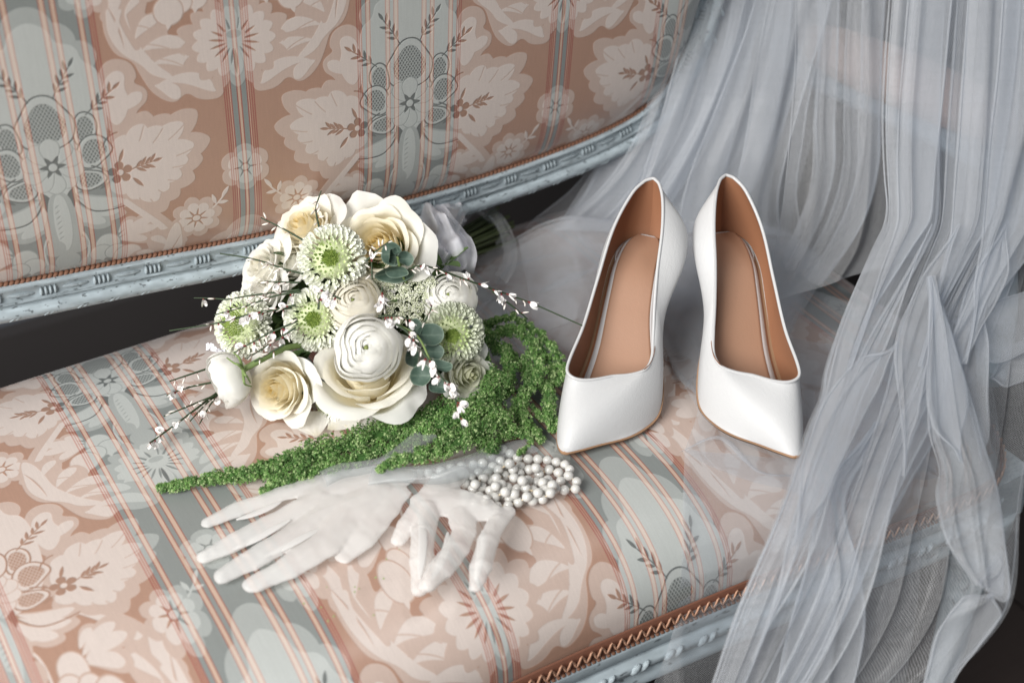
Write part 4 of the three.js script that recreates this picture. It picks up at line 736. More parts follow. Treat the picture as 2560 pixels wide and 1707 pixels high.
    const bloom = (() => {   // an open pea flower: standard, two wings and keel, maroon calyx
      const pet = (a, len, wd, up) => sheet((u, v) => { const s = u * 2 - 1, w = wd * Math.pow(Math.sin(Math.PI * (0.08 + 0.86 * v)), 0.7); return V(s * w, 0.5 + v * len, up * v * v + 0.35 * s * s * w).applyAxisAngle(V(0, 1, 0), a); }, 6, 7, (u, v) => mixc([0.60, 0.38, 0.38], [0.90, 0.885, 0.87], smooth(0.0, 0.16, v)));
      const cal = paint(new THREE.SphereGeometry(0.22, 8, 6).scale(0.9, 1.5, 0.9).translate(0, 0.3, 0), [0.17, 0.018, 0.018]);
      return merge([pet(0, 1.6, 0.75, 0.75), pet(2.2, 1.5, 0.42, 0.45), pet(-2.2, 1.5, 0.42, 0.45), pet(3.14, 1.2, 0.3, 0.15), cal]);
    })();
    const shoot = (pts, d, n, opt = {}) => {
      const P = pts.map((q) => (opt.h !== undefined ? bqY(q[0], q[1], q[2] ?? opt.h) : bq(q[0], q[1], (q[2] ?? d) - 0.022))), c = curve(P), w = opt.w ?? 5.6;
      const st = part('broom_shoot', sweep(P, (t) => m(w * (1 - 0.4 * t), d), 26, 6), M.stemDark, B);
      const [t0, t1] = opt.range ?? [0.1, 0.9];
      for (let i = 0; i < n; i++) {
        const t = clamp(lerp(t0, t1, (i + 0.5) / n) + rr(-0.04, 0.04), 0.02, 0.98), p = c.getPoint(t), T = c.getTangent(t), open = rnd() < (opt.open ?? 0.15), dir = T.clone().multiplyScalar(rr(0.3, 0.9)).addScaledVector(RGT, rr(-0.8, 0.8)).addScaledVector(UPV, rr(-1.1, 0.5)).addScaledVector(FWD, -rr(0, 0.5)).normalize();
        const b = shade(new THREE.Mesh(open ? bloom : bud, M.petalDense)); b.name = open ? 'blossom' : 'bud'; const s = open ? m(rr(23, 31), d) : m(rr(15, 24), d);
        b.scale.setScalar(s); b.position.copy(p).addScaledVector(dir, s * 0.15).sub(B.position); b.quaternion.setFromUnitVectors(V(0, 1, 0), dir); b.rotateY(rnd() * 6.28); st.attach ? 0 : 0; st.add(b);
      }
    };
    shoot([[885, 235], [868, 130], [895, 35]], 1.17, 8, { range: [0.05, 0.75] });
    shoot([[805, 300], [700, 240], [575, 178]], 1.18, 5, { range: [0.3, 0.95] });
    shoot([[800, 475], [700, 450], [600, 415], [500, 390], [358, 368]], 1.165, 9, { range: [0.15, 0.7] });
    shoot([[780, 522], [680, 520], [595, 515]], 1.16, 5);
    shoot([[780, 560], [560, 585], [380, 613]], 1.155, 12);
    shoot([[790, 570], [660, 590], [500, 645], [330, 693]], 1.15, 14, { open: 0.25 });
    shoot([[740, 655], [560, 680], [350, 735], [90, 777]], 1.15, 17, { open: 0.25, range: [0.05, 0.75] });
    shoot([[760, 640], [660, 664], [560, 690]], 1.145, 6, { open: 0.3 });
    shoot([[770, 725], [600, 800], [430, 895]], 1.135, 11, { open: 0.25 });
    shoot([[760, 760], [620, 850], [500, 925]], 1.13, 8); shoot([[700, 850], [620, 896], [540, 940]], 1.125, 5);
    shoot([[400, 612], [310, 605], [220, 603]], 1.2, 2, { w: 4 });
    shoot([[1000, 610], [930, 575], [870, 550]], 1.11, 8, { open: 0.3 }); shoot([[880, 665], [890, 600], [935, 575]], 1.11, 6, { w: 7 });
    shoot([[1360, 450, 1.15], [1430, 432, 1.14], [1520, 455, 1.14], [1700, 520, 1.15], [1900, 590, 1.17], [2020, 635, 1.17], [2280, 750, 1.15]], 1.15, 24, { open: 0.4, range: [0.02, 0.8], w: 6 });
    shoot([[1800, 565, 1.16], [1900, 640, 1.17], [1990, 715, 1.18]], 1.17, 4); shoot([[1165, 500], [1162, 395]], 1.12, 3);
    shoot([[1130, 410], [1200, 345], [1265, 297]], 1.12, 8, { open: 0.25 });
    shoot([[1290, 740], [1360, 790], [1450, 910], [1530, 1020], [1590, 1100], [1630, 1220], [1655, 1300]], 1.085, 26, { open: 0.6, w: 7 });
    shoot([[1440, 735], [1470, 680], [1485, 630]], 1.12, 6, { open: 0.5 });
    shoot([[1220, 545], [1215, 600], [1240, 660]], 1.12, 5, { open: 0.6 });
    shoot([[1200, 700], [1290, 700], [1380, 720]], 1.09, 8, { open: 0.7 });
    shoot([[350, 1100], [200, 1215], [100, 1290], [-20, 1375]], 1.16, 15, { h: 0.012, w: 6.5, open: 0.3, range: [0.2, 1] });
    shoot([[300, 975], [180, 1015], [90, 1045]], 1.18, 3, { h: 0.022 }); shoot([[320, 1050], [180, 1080], [75, 1120]], 1.18, 9, { h: 0.02 });
    shoot([[330, 1120], [220, 1165], [60, 1230]], 1.16, 8, { h: 0.016 }); shoot([[350, 1110], [300, 1180], [250, 1270]], 1.16, 6, { h: 0.014, open: 0.3 }); shoot([[340, 1120], [300, 1150], [200, 1255]], 1.16, 4, { h: 0.013 });
  }
  // amaranth: tassels built of tiny green grains
  {
    M.grain = std({ roughness: 0.75 }); M.core = std({ color: sRGB(62, 100, 44), roughness: 0.9 });
    const grain = (() => { const list = []; for (let i = 0; i < 5; i++) { const a = i * 2.4, d = V(Math.cos(a) * Math.sqrt(1 - (i / 5) ** 2), i / 5, Math.sin(a) * Math.sqrt(1 - (i / 5) ** 2)); const c = new THREE.ConeGeometry(0.42, 1.5, 4).translate(0, 0.6, 0); c.applyQuaternion(new THREE.Quaternion().setFromUnitVectors(V(0, 1, 0), d.normalize())); list.push(c); } return merge(list); })();
    const tail = (pts, dense, o = {}) => {   // points: [x, y, height, radius px]
      const P = pts.map(([x, y, h]) => (o.full ? onY(x, y, h) : bqY(x, y, h))), c = curve(P), rs = pts.map((q) => q[3]), L = c.getLength(), mats = [], cols = [];
      const N = Math.round(L * dense * 1.9), mm = new THREE.Matrix4(), qq = new THREE.Quaternion(), k = o.full ? 1 : 2.119;
      let left = 0, cl = null;
      for (let i = 0; i < N; i++) {
        if (left-- <= 0) {   // a new clump on the tassel
          const t = rnd(), f = t * (pts.length - 1), j = Math.min(pts.length - 2, Math.floor(f)), R0 = lerp(rs[j], rs[j + 1], f - j) / k * 1.12 / 3556, p = c.getPoint(t), T = c.getTangent(t), b = V(-T.z, 0.0, T.x).normalize(), n = b.clone().cross(T).normalize(); if (n.y < 0) n.negate();
          const a = rnd() * 6.28, q = Math.sqrt(rnd()) * 0.85; cl = { c: p.addScaledVector(b, Math.cos(a) * R0 * q).addScaledVector(n, Math.sin(a) * R0 * q * 0.75), r: R0 * rr(0.25, 0.42) + 0.0012, tone: rnd() }; left = 16 + rnd() * 14;
        }
        const d = V(rr(-1, 1), rr(-0.5, 1), rr(-1, 1)).normalize(), p = cl.c.clone().addScaledVector(d, cl.r * Math.pow(rnd(), 0.4)); if (p.y < S + 0.0012) p.y = S + 0.0012 + rnd() * 0.002;
        qq.setFromUnitVectors(V(0, 1, 0), d); const s = rr(0.0007, 0.00135);
        mm.compose(p.sub(B.position), qq, V(s, s, s)); mats.push(...mm.elements);
        const col = mixc(mixc(lin(62, 106, 46), lin(112, 156, 78), cl.tone), lin(200, 220, 160), Math.pow(rnd(), 4)); cols.push(...col);
      }
      const im = new THREE.InstancedMesh(grain, M.grain, mats.length / 16); im.name = 'amaranth_tassel'; im.userData.kind = 'stuff'; im.instanceMatrix.array.set(mats); im.instanceColor = new THREE.InstancedBufferAttribute(new Float32Array(cols), 3); shade(im); B.add(im);
      part('amaranth_stem', sweep(P, (t) => { const f = t * (pts.length - 1), j = Math.min(pts.length - 2, Math.floor(f)); return 0.42 * lerp(rs[j], rs[j + 1], f - j) / k * 1.12 / 3556; }, 40, 8, 0.6), M.core, B);
    };
    // pixels of the whole photograph here
    const full = { full: true };
    tail([[392, 1222, 0.005, 9], [470, 1208, 0.006, 15], [560, 1192, 0.007, 19], [640, 1182, 0.008, 24], [700, 1168, 0.010, 34], [760, 1146, 0.011, 42], [830, 1126, 0.012, 44], [910, 1098, 0.013, 42], [1000, 1066, 0.014, 42], [1090, 1036, 0.016, 42], [1170, 1000, 0.018, 40]], 26000, full);
    tail([[655, 1232, 0.004, 8], [690, 1206, 0.006, 20], [760, 1185, 0.008, 26], [850, 1160, 0.009, 28], [940, 1130, 0.010, 30], [1030, 1100, 0.011, 34], [1120, 1070, 0.012, 40], [1200, 1030, 0.014, 44]], 20000, full);
    tail([[945, 1176, 0.020, 7], [990, 1152, 0.022, 16], [1060, 1136, 0.023, 24], [1130, 1112, 0.024, 30], [1190, 1080, 0.024, 34], [1250, 1040, 0.024, 32]], 19000, full);
    tail([[1010, 1085, 0.016, 20], [1100, 1060, 0.022, 38], [1180, 1030, 0.026, 44], [1230, 980, 0.03, 40], [1250, 930, 0.034, 30]], 22000, full);
    tail([[1240, 1120, 0.012, 26], [1190, 1090, 0.016, 34], [1130, 1060, 0.02, 36]], 20000, full);
    const c5 = (l) => l.map(([x, y, h, r]) => [1100 + x / 3.92, 780 + y / 3.92, h, r]);
    tail(c5([[340, 80, 0.03, 14], [430, 130, 0.032, 18], [520, 110, 0.034, 13], [600, 70, 0.034, 12], [740, 55, 0.034, 13], [850, 130, 0.032, 14], [920, 160, 0.03, 9]]), 13000, full);
    tail(c5([[560, 200, 0.034, 18], [720, 180, 0.034, 22], [860, 270, 0.03, 24], [930, 420, 0.026, 22], [960, 560, 0.022, 26], [900, 700, 0.02, 24], [800, 830, 0.018, 22], [770, 960, 0.016, 20], [840, 1090, 0.012, 19], [930, 1190, 0.008, 16], [1000, 1270, 0.005, 8]]), 19000, full);
    tail(c5([[440, 230, 0.034, 20], [560, 330, 0.032, 22], [640, 450, 0.03, 20], [690, 580, 0.026, 20], [690, 700, 0.022, 18], [640, 820, 0.02, 16]]), 17000, full);
    tail(c5([[930, 170, 0.03, 12], [1020, 260, 0.028, 15], [1100, 360, 0.026, 12], [1160, 440, 0.022, 14], [1190, 560, 0.018, 13], [1180, 660, 0.014, 14], [1100, 710, 0.012, 14], [1040, 690, 0.01, 12]]), 13000, full);
    tail(c5([[960, 300, 0.026, 12], [1050, 430, 0.022, 15], [1090, 560, 0.018, 14], [1100, 640, 0.016, 8]]), 12000, full);
    tail(c5([[620, 330, 0.028, 14], [740, 430, 0.024, 14], [830, 540, 0.02, 16], [860, 640, 0.018, 14]]), 13000, full);
    tail(c5([[860, 560, 0.02, 16], [1000, 700, 0.016, 16], [1070, 820, 0.013, 18], [1050, 960, 0.01, 18], [1100, 1080, 0.008, 16], [1140, 1180, 0.005, 10]]), 17000, full);
    tail(c5([[420, 480, 0.034, 18], [520, 640, 0.03, 24], [560, 760, 0.027, 26], [500, 900, 0.024, 26], [430, 980, 0.022, 28]]), 18000, full);
    tail(c5([[580, 1230, 0.012, 16], [700, 1200, 0.012, 15], [800, 1180, 0.012, 13], [860, 1090, 0.012, 15]]), 13000, full);
    tail(c5([[880, 1230, 0.008, 8], [880, 1310, 0.008, 6], [830, 1360, 0.009, 6], [750, 1385, 0.010, 5]]), 7000, full);
    tail(c5([[900, 900, 0.012, 10], [960, 1000, 0.01, 8], [1000, 1070, 0.006, 4]]), 8000, full);
    tail(c5([[380, 160, 0.036, 18], [360, 330, 0.034, 24], [420, 480, 0.032, 22]]), 15000, full);
    tail(c5([[380, 840, 0.03, 24], [520, 980, 0.026, 30], [640, 1080, 0.02, 30], [700, 1170, 0.014, 24]]), 18000, full);
  }
  // handle: bundled stems, bow and ribbons at the back
  {
    const a = bq(1420, 430, 1.27), b = bq(1830, 240, 1.36), ax = b.clone().sub(a).normalize(), s1 = ax.clone().cross(V(0, 1, 0)).normalize(), s2 = s1.clone().cross(ax);
    for (let i = 0; i < 30; i++) { const f = Math.sqrt((i + 0.5) / 30), g = i * 2.4, r0 = 0.016 * f, q = (t, k) => a.clone().lerp(b, t).addScaledVector(s1, Math.cos(g) * r0 * k).addScaledVector(s2, Math.sin(g) * r0 * k); part('stem', sweep([q(-0.3, 0.7), q(0.3, 0.75), q(0.7, 1.0), q(rr(0.95, 1.1), 1.25)], rr(0.0016, 0.0027), 10, 7), M.handle, B); }
    const strip = (pts, w, name = 'ribbon', mat = M.satin, ruff = 0.004) => { const c = curve(pts.map((p) => bq(p[0], p[1], p[2]))), sd = pts[0][0]; return part(name, sheet((u, v) => { const p = c.getPoint(v), T = c.getTangent(v), n = view(pts[0][3] ?? 0, pts[0][4] ?? 0.3, pts[0][5] ?? 1), bb = T.clone().cross(n).normalize(), s = u * 2 - 1; return p.addScaledVector(bb, s * w(v)).addScaledVector(n, ruff * noise(s * 2.6 + sd, v * 7, sd) + ruff * 0.6 * Math.cos(s * 4)); }, 16, 40), mat, B); };
    // satin wrap and the bow
    part('ribbon_wrap', sheet((u, v) => { const t = lerp(-0.25, 0.42, v), A = u * 6.283, r0 = 0.0195 + 0.0012 * Math.sin(v * 30 + A * 2); return a.clone().lerp(b, t).addScaledVector(s1, Math.cos(A) * r0).addScaledVector(s2, Math.sin(A) * r0); }, 32, 24), M.satin, B);
    M.sheer = phys({ color: new THREE.Color(0.88, 0.885, 0.93), roughness: 0.34, transmission: 0.5, thickness: 0, ior: 1.3, specularIntensity: 0.5 });
    strip([[1440, 120, 1.29], [1520, 190, 1.26], [1590, 300, 1.235], [1640, 400, 1.235], [1650, 470, 1.26]], (v) => m(46 + 50 * Math.sin(v * 3.1), 1.24), 'ribbon', M.sheer, 0.015);
    strip([[1470, 300, 1.26], [1530, 380, 1.225], [1580, 450, 1.235]], (v) => m(60 + 30 * v, 1.23), 'ribbon', M.sheer, 0.013); strip([[1440, 230, 1.29], [1530, 150, 1.27], [1640, 120, 1.28]], (v) => m(40 + 26 * v, 1.27), 'ribbon', M.sheer, 0.013);
    const loop = [[1560, 330, 1.25, 0.3, 0.6, 0.7], [1600, 200, 1.26], [1680, 110, 1.3], [1770, 115, 1.33], [1840, 190, 1.32], [1890, 300, 1.3], [1895, 420, 1.28], [1850, 500, 1.27]];
    strip(loop, () => m(38, 1.3), 'organza_loop', M.net, 0.002); strip([[1540, 360, 1.25, 0.3, 0.6, 0.7], [1620, 220, 1.28], [1700, 140, 1.31], [1760, 160, 1.33], [1830, 230, 1.34], [1845, 320, 1.33]], () => m(22, 1.3), 'organza_loop', M.net, 0.002);
    strip([[390, 890, 1.2, 0, 1, 0.3], [330, 872, 1.205], [285, 858, 1.21]], (v) => m(22 * (1 - v * 0.8), 1.2), 'ribbon_end');
  }
  // fallen petals in front and crumbs of the amaranth
  const pet = petalGeo(0.03, 0, 1.5, [[0, 0], [0.3, -0.1], [0.7, 0.02], [1, 0.12]], { root: CREAM, tint: WHITE, wave: 0.06 });
  [[1000, 1290, 0.3], [950, 1325, 1.4], [1090, 1268, -0.5]].forEach(([x, y, r0], i) => { const p = bqY(x, y, 0.006), o = thing('fallen_petal', ['curled white petal under the lowest cream rose', 'white petal lying foremost behind the amaranth', 'white petal half covered by the green amaranth'][i], 'petal', p); const q = put('blade', pet.clone(), M.petal, o); q.rotation.set(0, r0, 0); q.position.set(-0.012, 0.003, 0); });
  const crumbs = []; for (let i = 0; i < 26; i++) { const p = onY(rr(560, 1000), rr(1180, 1560), 0.0006); crumbs.push(new THREE.IcosahedronGeometry(rr(0.0004, 0.0009), 0).translate(p.x, p.y, p.z)); }
  const cr = part('green_crumbs', mergeGeometries(crumbs), std({ color: sRGB(150, 170, 110), roughness: 0.8 }), scene, 'stuff'); cr.userData.label = 'tiny green crumbs fallen from the amaranth onto the seat'; cr.userData.category = 'crumbs';
}

// ---------------------------------------------------------------- the tulle veil: hangs from above, spreads over the seat and falls over its front corner
{
  M.tulle = phys({ color: new THREE.Color(0.885, 0.90, 0.92), roughness: 0.28, transmission: 0.865, thickness: 0, ior: 1.3, specularIntensity: 0.35 });
  {
    const net = noiseTexture(256, (u, v) => { const x = u * 16, y = v * 16, f = (t) => Math.abs((t % 1 + 1) % 1 - 0.5); const thread = Math.min(f(x), f(x * 0.5 + y * 0.866), f(x * 0.5 - y * 0.866)); const k = thread < 0.04 ? 140 : 251; const n = 8 * noise(u * 9, v * 9); return [clamp(k + n, 0, 255), 0, 0]; });
    net.repeat.set(14, 20); M.tulle.transmissionMap = net; M.tulle.transmission = 0.96;
  }
  const veil = thing('bridal_veil', 'sheer white tulle veil hanging in folds and spread over the right of the seat', 'veil', V(0.7, S, -0.62));
  const tab = (t) => (y) => { let i = 0; while (i < t.length - 2 && y > t[i + 1][0]) i++; return lerp(t[i][1], t[i + 1][1], clamp((y - t[i][0]) / (t[i + 1][0] - t[i][0]), -0.5, 1.3)); };
  const dC = tab([[-200, 1.2], [0, 1.2], [300, 1.2], [600, 1.19], [800, 1.165], [1000, 1.125], [1150, 1.08], [1300, 1.035], [1420, 1.015], [1520, 1.02], [1900, 1.06]]);
  const dA = tab([[-200, 1.36], [0, 1.36], [250, 1.36], [420, 1.375], [575, 1.395], [700, 1.36]]), dM = tab([[-200, 1.34], [0, 1.34], [400, 1.335], [600, 1.325], [800, 1.25]]);
  // the seat's surface seen at a pixel, lifted a little
  const onSeat = (px, py, h) => { const d = ray(px, py).normalize(); let a = 0.6, b = 2.2; const under = (t) => { const p = EYE.clone().addScaledVector(d, t), zz = p.z - 0.022 * smooth(0.42, 0.82, p.x) * smooth(-0.78, -0.6, p.z), y = zz > -0.59 ? -9 : seatY(p.x, zz); return p.y < S + y + h || (zz < -0.583 && p.y < S - 0.08); };
    for (let t = 0.6; t < 2.2; t += 0.01) { if (under(t)) { b = t; break; } a = t; }
    for (let i = 0; i < 16; i++) { const c = (a + b) / 2; if (under(c)) b = c; else a = c; }
    return EYE.clone().addScaledVector(d, a); };
  const line = (pts, dep, off) => curve(pts.map(([x, y, d]) => at(x, y, (d ?? dep(y)) - off)));
  // a folded strip between two lines: a flattened tube, pleated lengthwise; one layer when open
  const fold = (L, R, dep, o = {}) => {
    const { off = 0, thick = 0.006, pleats = 1, amp = 0.004, open = false, sd = rnd() * 100, nu = 72, nv = 90, drift = 0.5, taper = open ? [0, 0] : [L[0][1] > -90 && L[0][0] < 2600 ? 0.3 : 0, L[L.length - 1][1] < 1690 && L[L.length - 1][0] < 2600 ? 0.35 : 0], edges = [1, 1] } = o, a = line(L, dep, off), b = line(R, dep, off), n = FWD.clone().negate();
    const narrow = (t) => Math.max(0.02, (taper[0] ? smooth(0, taper[0], t) : 1) * (taper[1] ? 1 - smooth(1 - taper[1], 1, t) : 1));
    const side = (t, w) => { const p = a.getPoint(t), q = b.getPoint(t), k = narrow(t); const wob = 0.0012 * noise(t * 6 + sd, w * 3, sd + 2); return p.lerp(q, 0.5 + (w - 0.5) * k).addScaledVector(RGT, wob); };
    const body = sheet((u, v) => {
      const t = v, w0 = open ? u : 0.5 - 0.5 * Math.cos(u * 2 * Math.PI), back = open ? 0 : Math.sin(u * 2 * Math.PI), nn = noise(w0 * 2.4 + sd, t * 2.0, sd), w = w0 + (open ? 0.04 * nn * Math.sin(Math.PI * w0) : 0);
      const p = side(t, w), k = narrow(t);
      const ph = w0 * pleats * 2 * Math.PI + drift * Math.sin(t * 4 + sd) + 2.4 * noise(w0 * 1.6 + sd, t * 1.3, sd + 5), ridge = Math.pow(0.5 + 0.5 * Math.sin(ph), 3);
      return p.addScaledVector(n, back * thick * k * (0.7 + 0.4 * nn) + amp * (ridge * 1.6 - 0.5) * Math.sin(Math.PI * clamp(w0, 0.02, 0.98)) + 0.003 * nn).addScaledVector(RGT, 0.3 * amp * Math.cos(ph));
    }, nu, nv);
    const list = [body];
    edges.forEach((e, i) => { if (!e) return; const pts = []; for (let j = 0; j <= 24; j++) pts.push(side(j / 24, i).addScaledVector(n, 0.001)); list.push(sweep(pts, (t) => 0.0011 * e * (0.35 + 0.65 * Math.abs(Math.sin(t * 7 + sd + i * 2)))* smooth(0, 0.06, t) * (1 - smooth(0.94, 1, t)) + 0.0001, 80, 7)); });
    return part('fold', merge(list), M.tulle, veil);
  };
  const mixLine = (A, B, w, n = 14) => { const L = curve(A.map(([x, y]) => V(x, y, 0))), R = curve(B.map(([x, y]) => V(x, y, 0))), out = []; for (let i = 0; i <= n; i++) { const p = L.getPoint(i / n).lerp(R.getPoint(i / n), typeof w === 'function' ? w(i / n) : w); out.push([p.x, p.y]); } return out; };
  // ---- far drape behind the shoes: several layers of the same cloth gathered above the picture
  const a0 = [[1690, -120], [1645, 60], [1565, 300], [1480, 460], [1385, 575]], a1 = [[2110, -120], [2075, 100], [2030, 320], [1990, 480], [1975, 590]];
  fold(a0, a1, dA, { open: true, pleats: 5, amp: 0.010, nu: 170, edges: [1, 0] });
  for (const [w0, w1, off, pl, e] of [[-0.05, 0.9, -0.012, 4, [0.6, 0]], [-0.1, 0.42, -0.006, 2, [0.7, 0.5]], [-0.03, 0.34, 0.016, 1, [0.9, 0.8]], [0.04, 0.48, 0.026, 2, [1, 0.7]], [0.3, 0.7, -0.018, 2, [0.5, 0.5]], [0.02, 0.55, 0.006, 2, [0.8, 0.6]], [0, 0.62, 0.012, 3, [1, 0.8]], [0.16, 0.8, 0.022, 3, [1, 0.7]], [0.36, 1, 0.032, 3, [1.2, 0.8]], [0.5, 0.74, 0.04, 1, [1.3, 0.6]], [0.22, 0.42, 0.046, 1, [1.1, 0.5]], [0.66, 0.95, 0.05, 1, [1.0, 0.9]]])
    fold(mixLine(a0, a1, (t) => w0 + 0.05 * Math.sin(t * 5 + off * 200)), mixLine(a0, a1, (t) => w1 + 0.05 * Math.sin(t * 4 + off * 300)), dA, { off, pleats: pl, amp: 0.006, open: true, nu: 110, edges: e });
  // ---- drape in front of the arm
  const m0 = [[2052, -120], [2044, 100], [2036, 300], [2030, 450], [1990, 570], [1950, 660]], m1 = [[2216, -120], [2206, 100], [2202, 268], [2198, 402], [2160, 549], [2050, 715]];
  for (const [x, e] of [[0, 0.5]]) fold([[1990 + x, -120], [1985 + x, 200], [1965 + x, 450], [1935 + x, 640], [1890 + x * 1.4, 770 - x]], [[2700, -120], [2690, 150], [2670, 340], [2640, 480], [2600, 540 - x]], tab([[-200, 1.245], [0, 1.245], [450, 1.235], [650, 1.225], [800, 1.21]]), { off: x * 0.0002, open: true, pleats: 5, amp: 0.007, nu: 150, edges: [e, 0] });
  for (const [w0, w1, off, pl, e] of [[0, 1, 0, 4, [1.2, 1.2]], [0.45, 1, 0.012, 2, [1, 1]], [0.04, 0.3, 0.018, 1, [1.2, 1]], [0.68, 0.98, 0.022, 1, [0.9, 0.9]]])
    fold(mixLine(m0, m1, w0), mixLine(m0, m1, w1), dM, { off, pleats: pl, amp: 0.006, open: true, nu: 100, edges: e });
  // ---- right drape: layers of the cloth that share its left edge or start further in
  const edgeL = [[2232, -120], [2212, 150], [2206, 300], [2210, 430], [2216, 545], [2195, 600], [2149, 700], [2115, 780], [2066, 929], [2058, 990], [2026, 1067], [1984, 1200], [1925, 1350], [1850, 1520], [1785, 1700], [1740, 1830]];
  const edgeR = [[2700, -120], [2690, 150], [2680, 300], [2660, 430], [2640, 545], [2630, 600], [2610, 700], [2600, 780], [2590, 900], [2580, 1000], [2572, 1080], [2560, 1170], [2545, 1290], [2524, 1500], [2440, 1620], [2300, 1740]];
  fold(edgeL, edgeR, dC, { open: true, pleats: 6, amp: 0.009, nu: 200, nv: 150, drift: 0.9, edges: [1.1, 0.9] });
  fold(edgeL, mixLine(edgeL, edgeR, (t) => 0.86 - 0.5 * smooth(0.3, 1, t)), dC, { off: 0.010, open: true, pleats: 4, amp: 0.008, nu: 160, nv: 150, edges: [0.6, 0.8] });
  for (const [f0, f1, off, pl, e] of [
    [(t) => 0.02, (t) => 0.30 - 0.17 * smooth(0.3, 0.7, t), 0.016, 1, [0.6, 1.1]], [(t) => 0.36 - 0.1 * t, (t) => 0.72 - 0.34 * smooth(0.3, 1, t), 0.024, 2, [1.1, 1]],
    [(t) => 0.62 - 0.25 * smooth(0.2, 0.75, t), (t) => 0.8 - 0.34 * smooth(0.2, 0.75, t), 0.03, 1, [1.2, 0.8]],
  ]) fold(mixLine(edgeL, edgeR, f0), mixLine(edgeL, edgeR, f1), dC, { off, pleats: pl, amp: 0.006, open: true, nu: 110, nv: 140, edges: e });
  // upper half: more gathers, opened out and lost lower down
  const cut = (E, n) => E.slice(0, n);
  for (const [w0, w1, off, e] of [[0.1, 0.34, 0.034, [1, 0.8]], [0.42, 0.7, 0.036, [1.1, 1]], [0.6, 0.95, 0.04, [1, 0.6]]])
    fold(mixLine(cut(edgeL, 9), cut(edgeR, 9), (t) => w0 - 0.06 * t), mixLine(cut(edgeL, 9), cut(edgeR, 9), (t) => w1 - 0.16 * t), dC, { off, pleats: 1, amp: 0.006, nu: 90, nv: 110, edges: e, taper: [0, 0.55] });
  // creases that run from point to point: each is the edge of a layer turned over
  for (const [L, R, off] of [
    [[[2380, 560], [2300, 705], [2243, 852], [2250, 1000], [2258, 1185]], [[2420, 560], [2352, 720], [2318, 900], [2290, 1060], [2262, 1195]], 0.044],
    [[[2244, 852], [2156, 895], [2066, 1000], [2010, 1150], [1960, 1330]], [[2250, 858], [2190, 980], [2120, 1110], [2060, 1250], [2010, 1400]], 0.042],
    [[[2326, 560], [2200, 800], [2100, 1000], [2030, 1180], [1950, 1400], [1860, 1640]], [[2340, 560], [2240, 810], [2150, 1010], [2090, 1190], [2020, 1420], [1900, 1660]], 0.038],
    [[[2470, 560], [2430, 720], [2380, 850], [2340, 1000]], [[2560, 560], [2500, 740], [2430, 860], [2360, 1010]], 0.04],
  ]) fold(L, R, dC, { off, open: true, pleats: 1, amp: 0.003, edges: [1.2, 1], taper: [0.25, 0.3] });
  // the broad white fold in front
  fold([[2326, 690], [2322, 800], [2322, 960], [2323, 1086], [2350, 1180], [2345, 1240], [2370, 1350], [2440, 1460]], [[2328, 690], [2375, 830], [2421, 983], [2459, 1117], [2490, 1210], [2512, 1340], [2521, 1500], [2470, 1480]], dC, { off: 0.04, pleats: 2, amp: 0.004, thick: 0.008, taper: [0, 0] });
  fold([[2326, 690], [2323, 850], [2323, 1086], [2345, 1190]], [[2328, 690], [2375, 830], [2430, 1010], [2460, 1120]], dC, { off: 0.046, pleats: 1, amp: 0.003, taper: [0, 0.5] });
  fold([[2640, 330], [2520, 560], [2443, 676], [2409, 753], [2382, 845], [2356, 967], [2333, 1078]], [[2720, 420], [2600, 600], [2490, 740], [2440, 800], [2409, 870], [2395, 960], [2370, 1060]], dC, { off: 0.026, pleats: 1, amp: 0.004 });
  fold([[2463, 765], [2430, 850], [2408, 900], [2420, 1000], [2450, 1100]], [[2464, 765], [2472, 845], [2471, 1000], [2466, 1136], [2462, 1200]], dC, { off: 0.03, pleats: 1, amp: 0.003 });
  fold([[2370, 788], [2460, 762], [2560, 730], [2680, 700]], [[2372, 812], [2440, 860], [2480, 905], [2700, 800]], dC, { off: 0.012, pleats: 1, amp: 0.003 });
  fold([[2480, 905], [2540, 860], [2640, 830]], [[2470, 990], [2560, 950], [2660, 920]], dC, { off: 0.0, pleats: 1, amp: 0.003 });
  // lower right: the hem's corner, creases that meet at a point, the part that falls below the seat
  fold([[2130, 1110], [2075, 1190], [2060, 1240], [2020, 1400], [1975, 1560], [1930, 1760]], [[2256, 1000], [2180, 1130], [2130, 1190], [2105, 1280], [2145, 1400], [2160, 1560], [2120, 1760]], dC, { off: 0.016, pleats: 2, amp: 0.006 });
  fold([[2440, 1460], [2400, 1500], [2350, 1580], [2300, 1740]], [[2521, 1502], [2500, 1545], [2440, 1620], [2360, 1740]], dC, { off: 0.022, pleats: 1, amp: 0.004 });
  fold([[2440, 1455], [2480, 1410], [2510, 1340]], [[2445, 1465], [2490, 1485], [2521, 1500]], dC, { off: 0.03, pleats: 1, amp: 0.003 });
  // ---- the part spread over the seat: a layer over the rear right, its crumpled end near the bouquet, a layer over the front
  const spread = (rows, lift, o = {}) => {
    const { amp = 0.004, sd = 3, nu = 120, nv = 60, sx = 9, sy = 5 } = o, cs = rows.map((r) => curve(r.map(([x, y, h]) => onSeat(x, y, lift + (h ?? 0)))));
    return part('spread_tulle', sheet((u, v) => {
      const pts = cs.map((c) => c.getPoint(u)), c = curve(pts), p = c.getPoint(v), n = noise(u * sx + sd, v * sy, sd), n2 = noise(u * sx * 2.3 + v * 4 + sd, v * sy * 1.3, sd + 4);
      const k = 0.9 * Math.pow(1 - Math.abs(n), 3) + 0.25 * n2;
      return p.add(V(0, amp * k, 0));
    }, nu, nv), M.tulle, veil);
  };
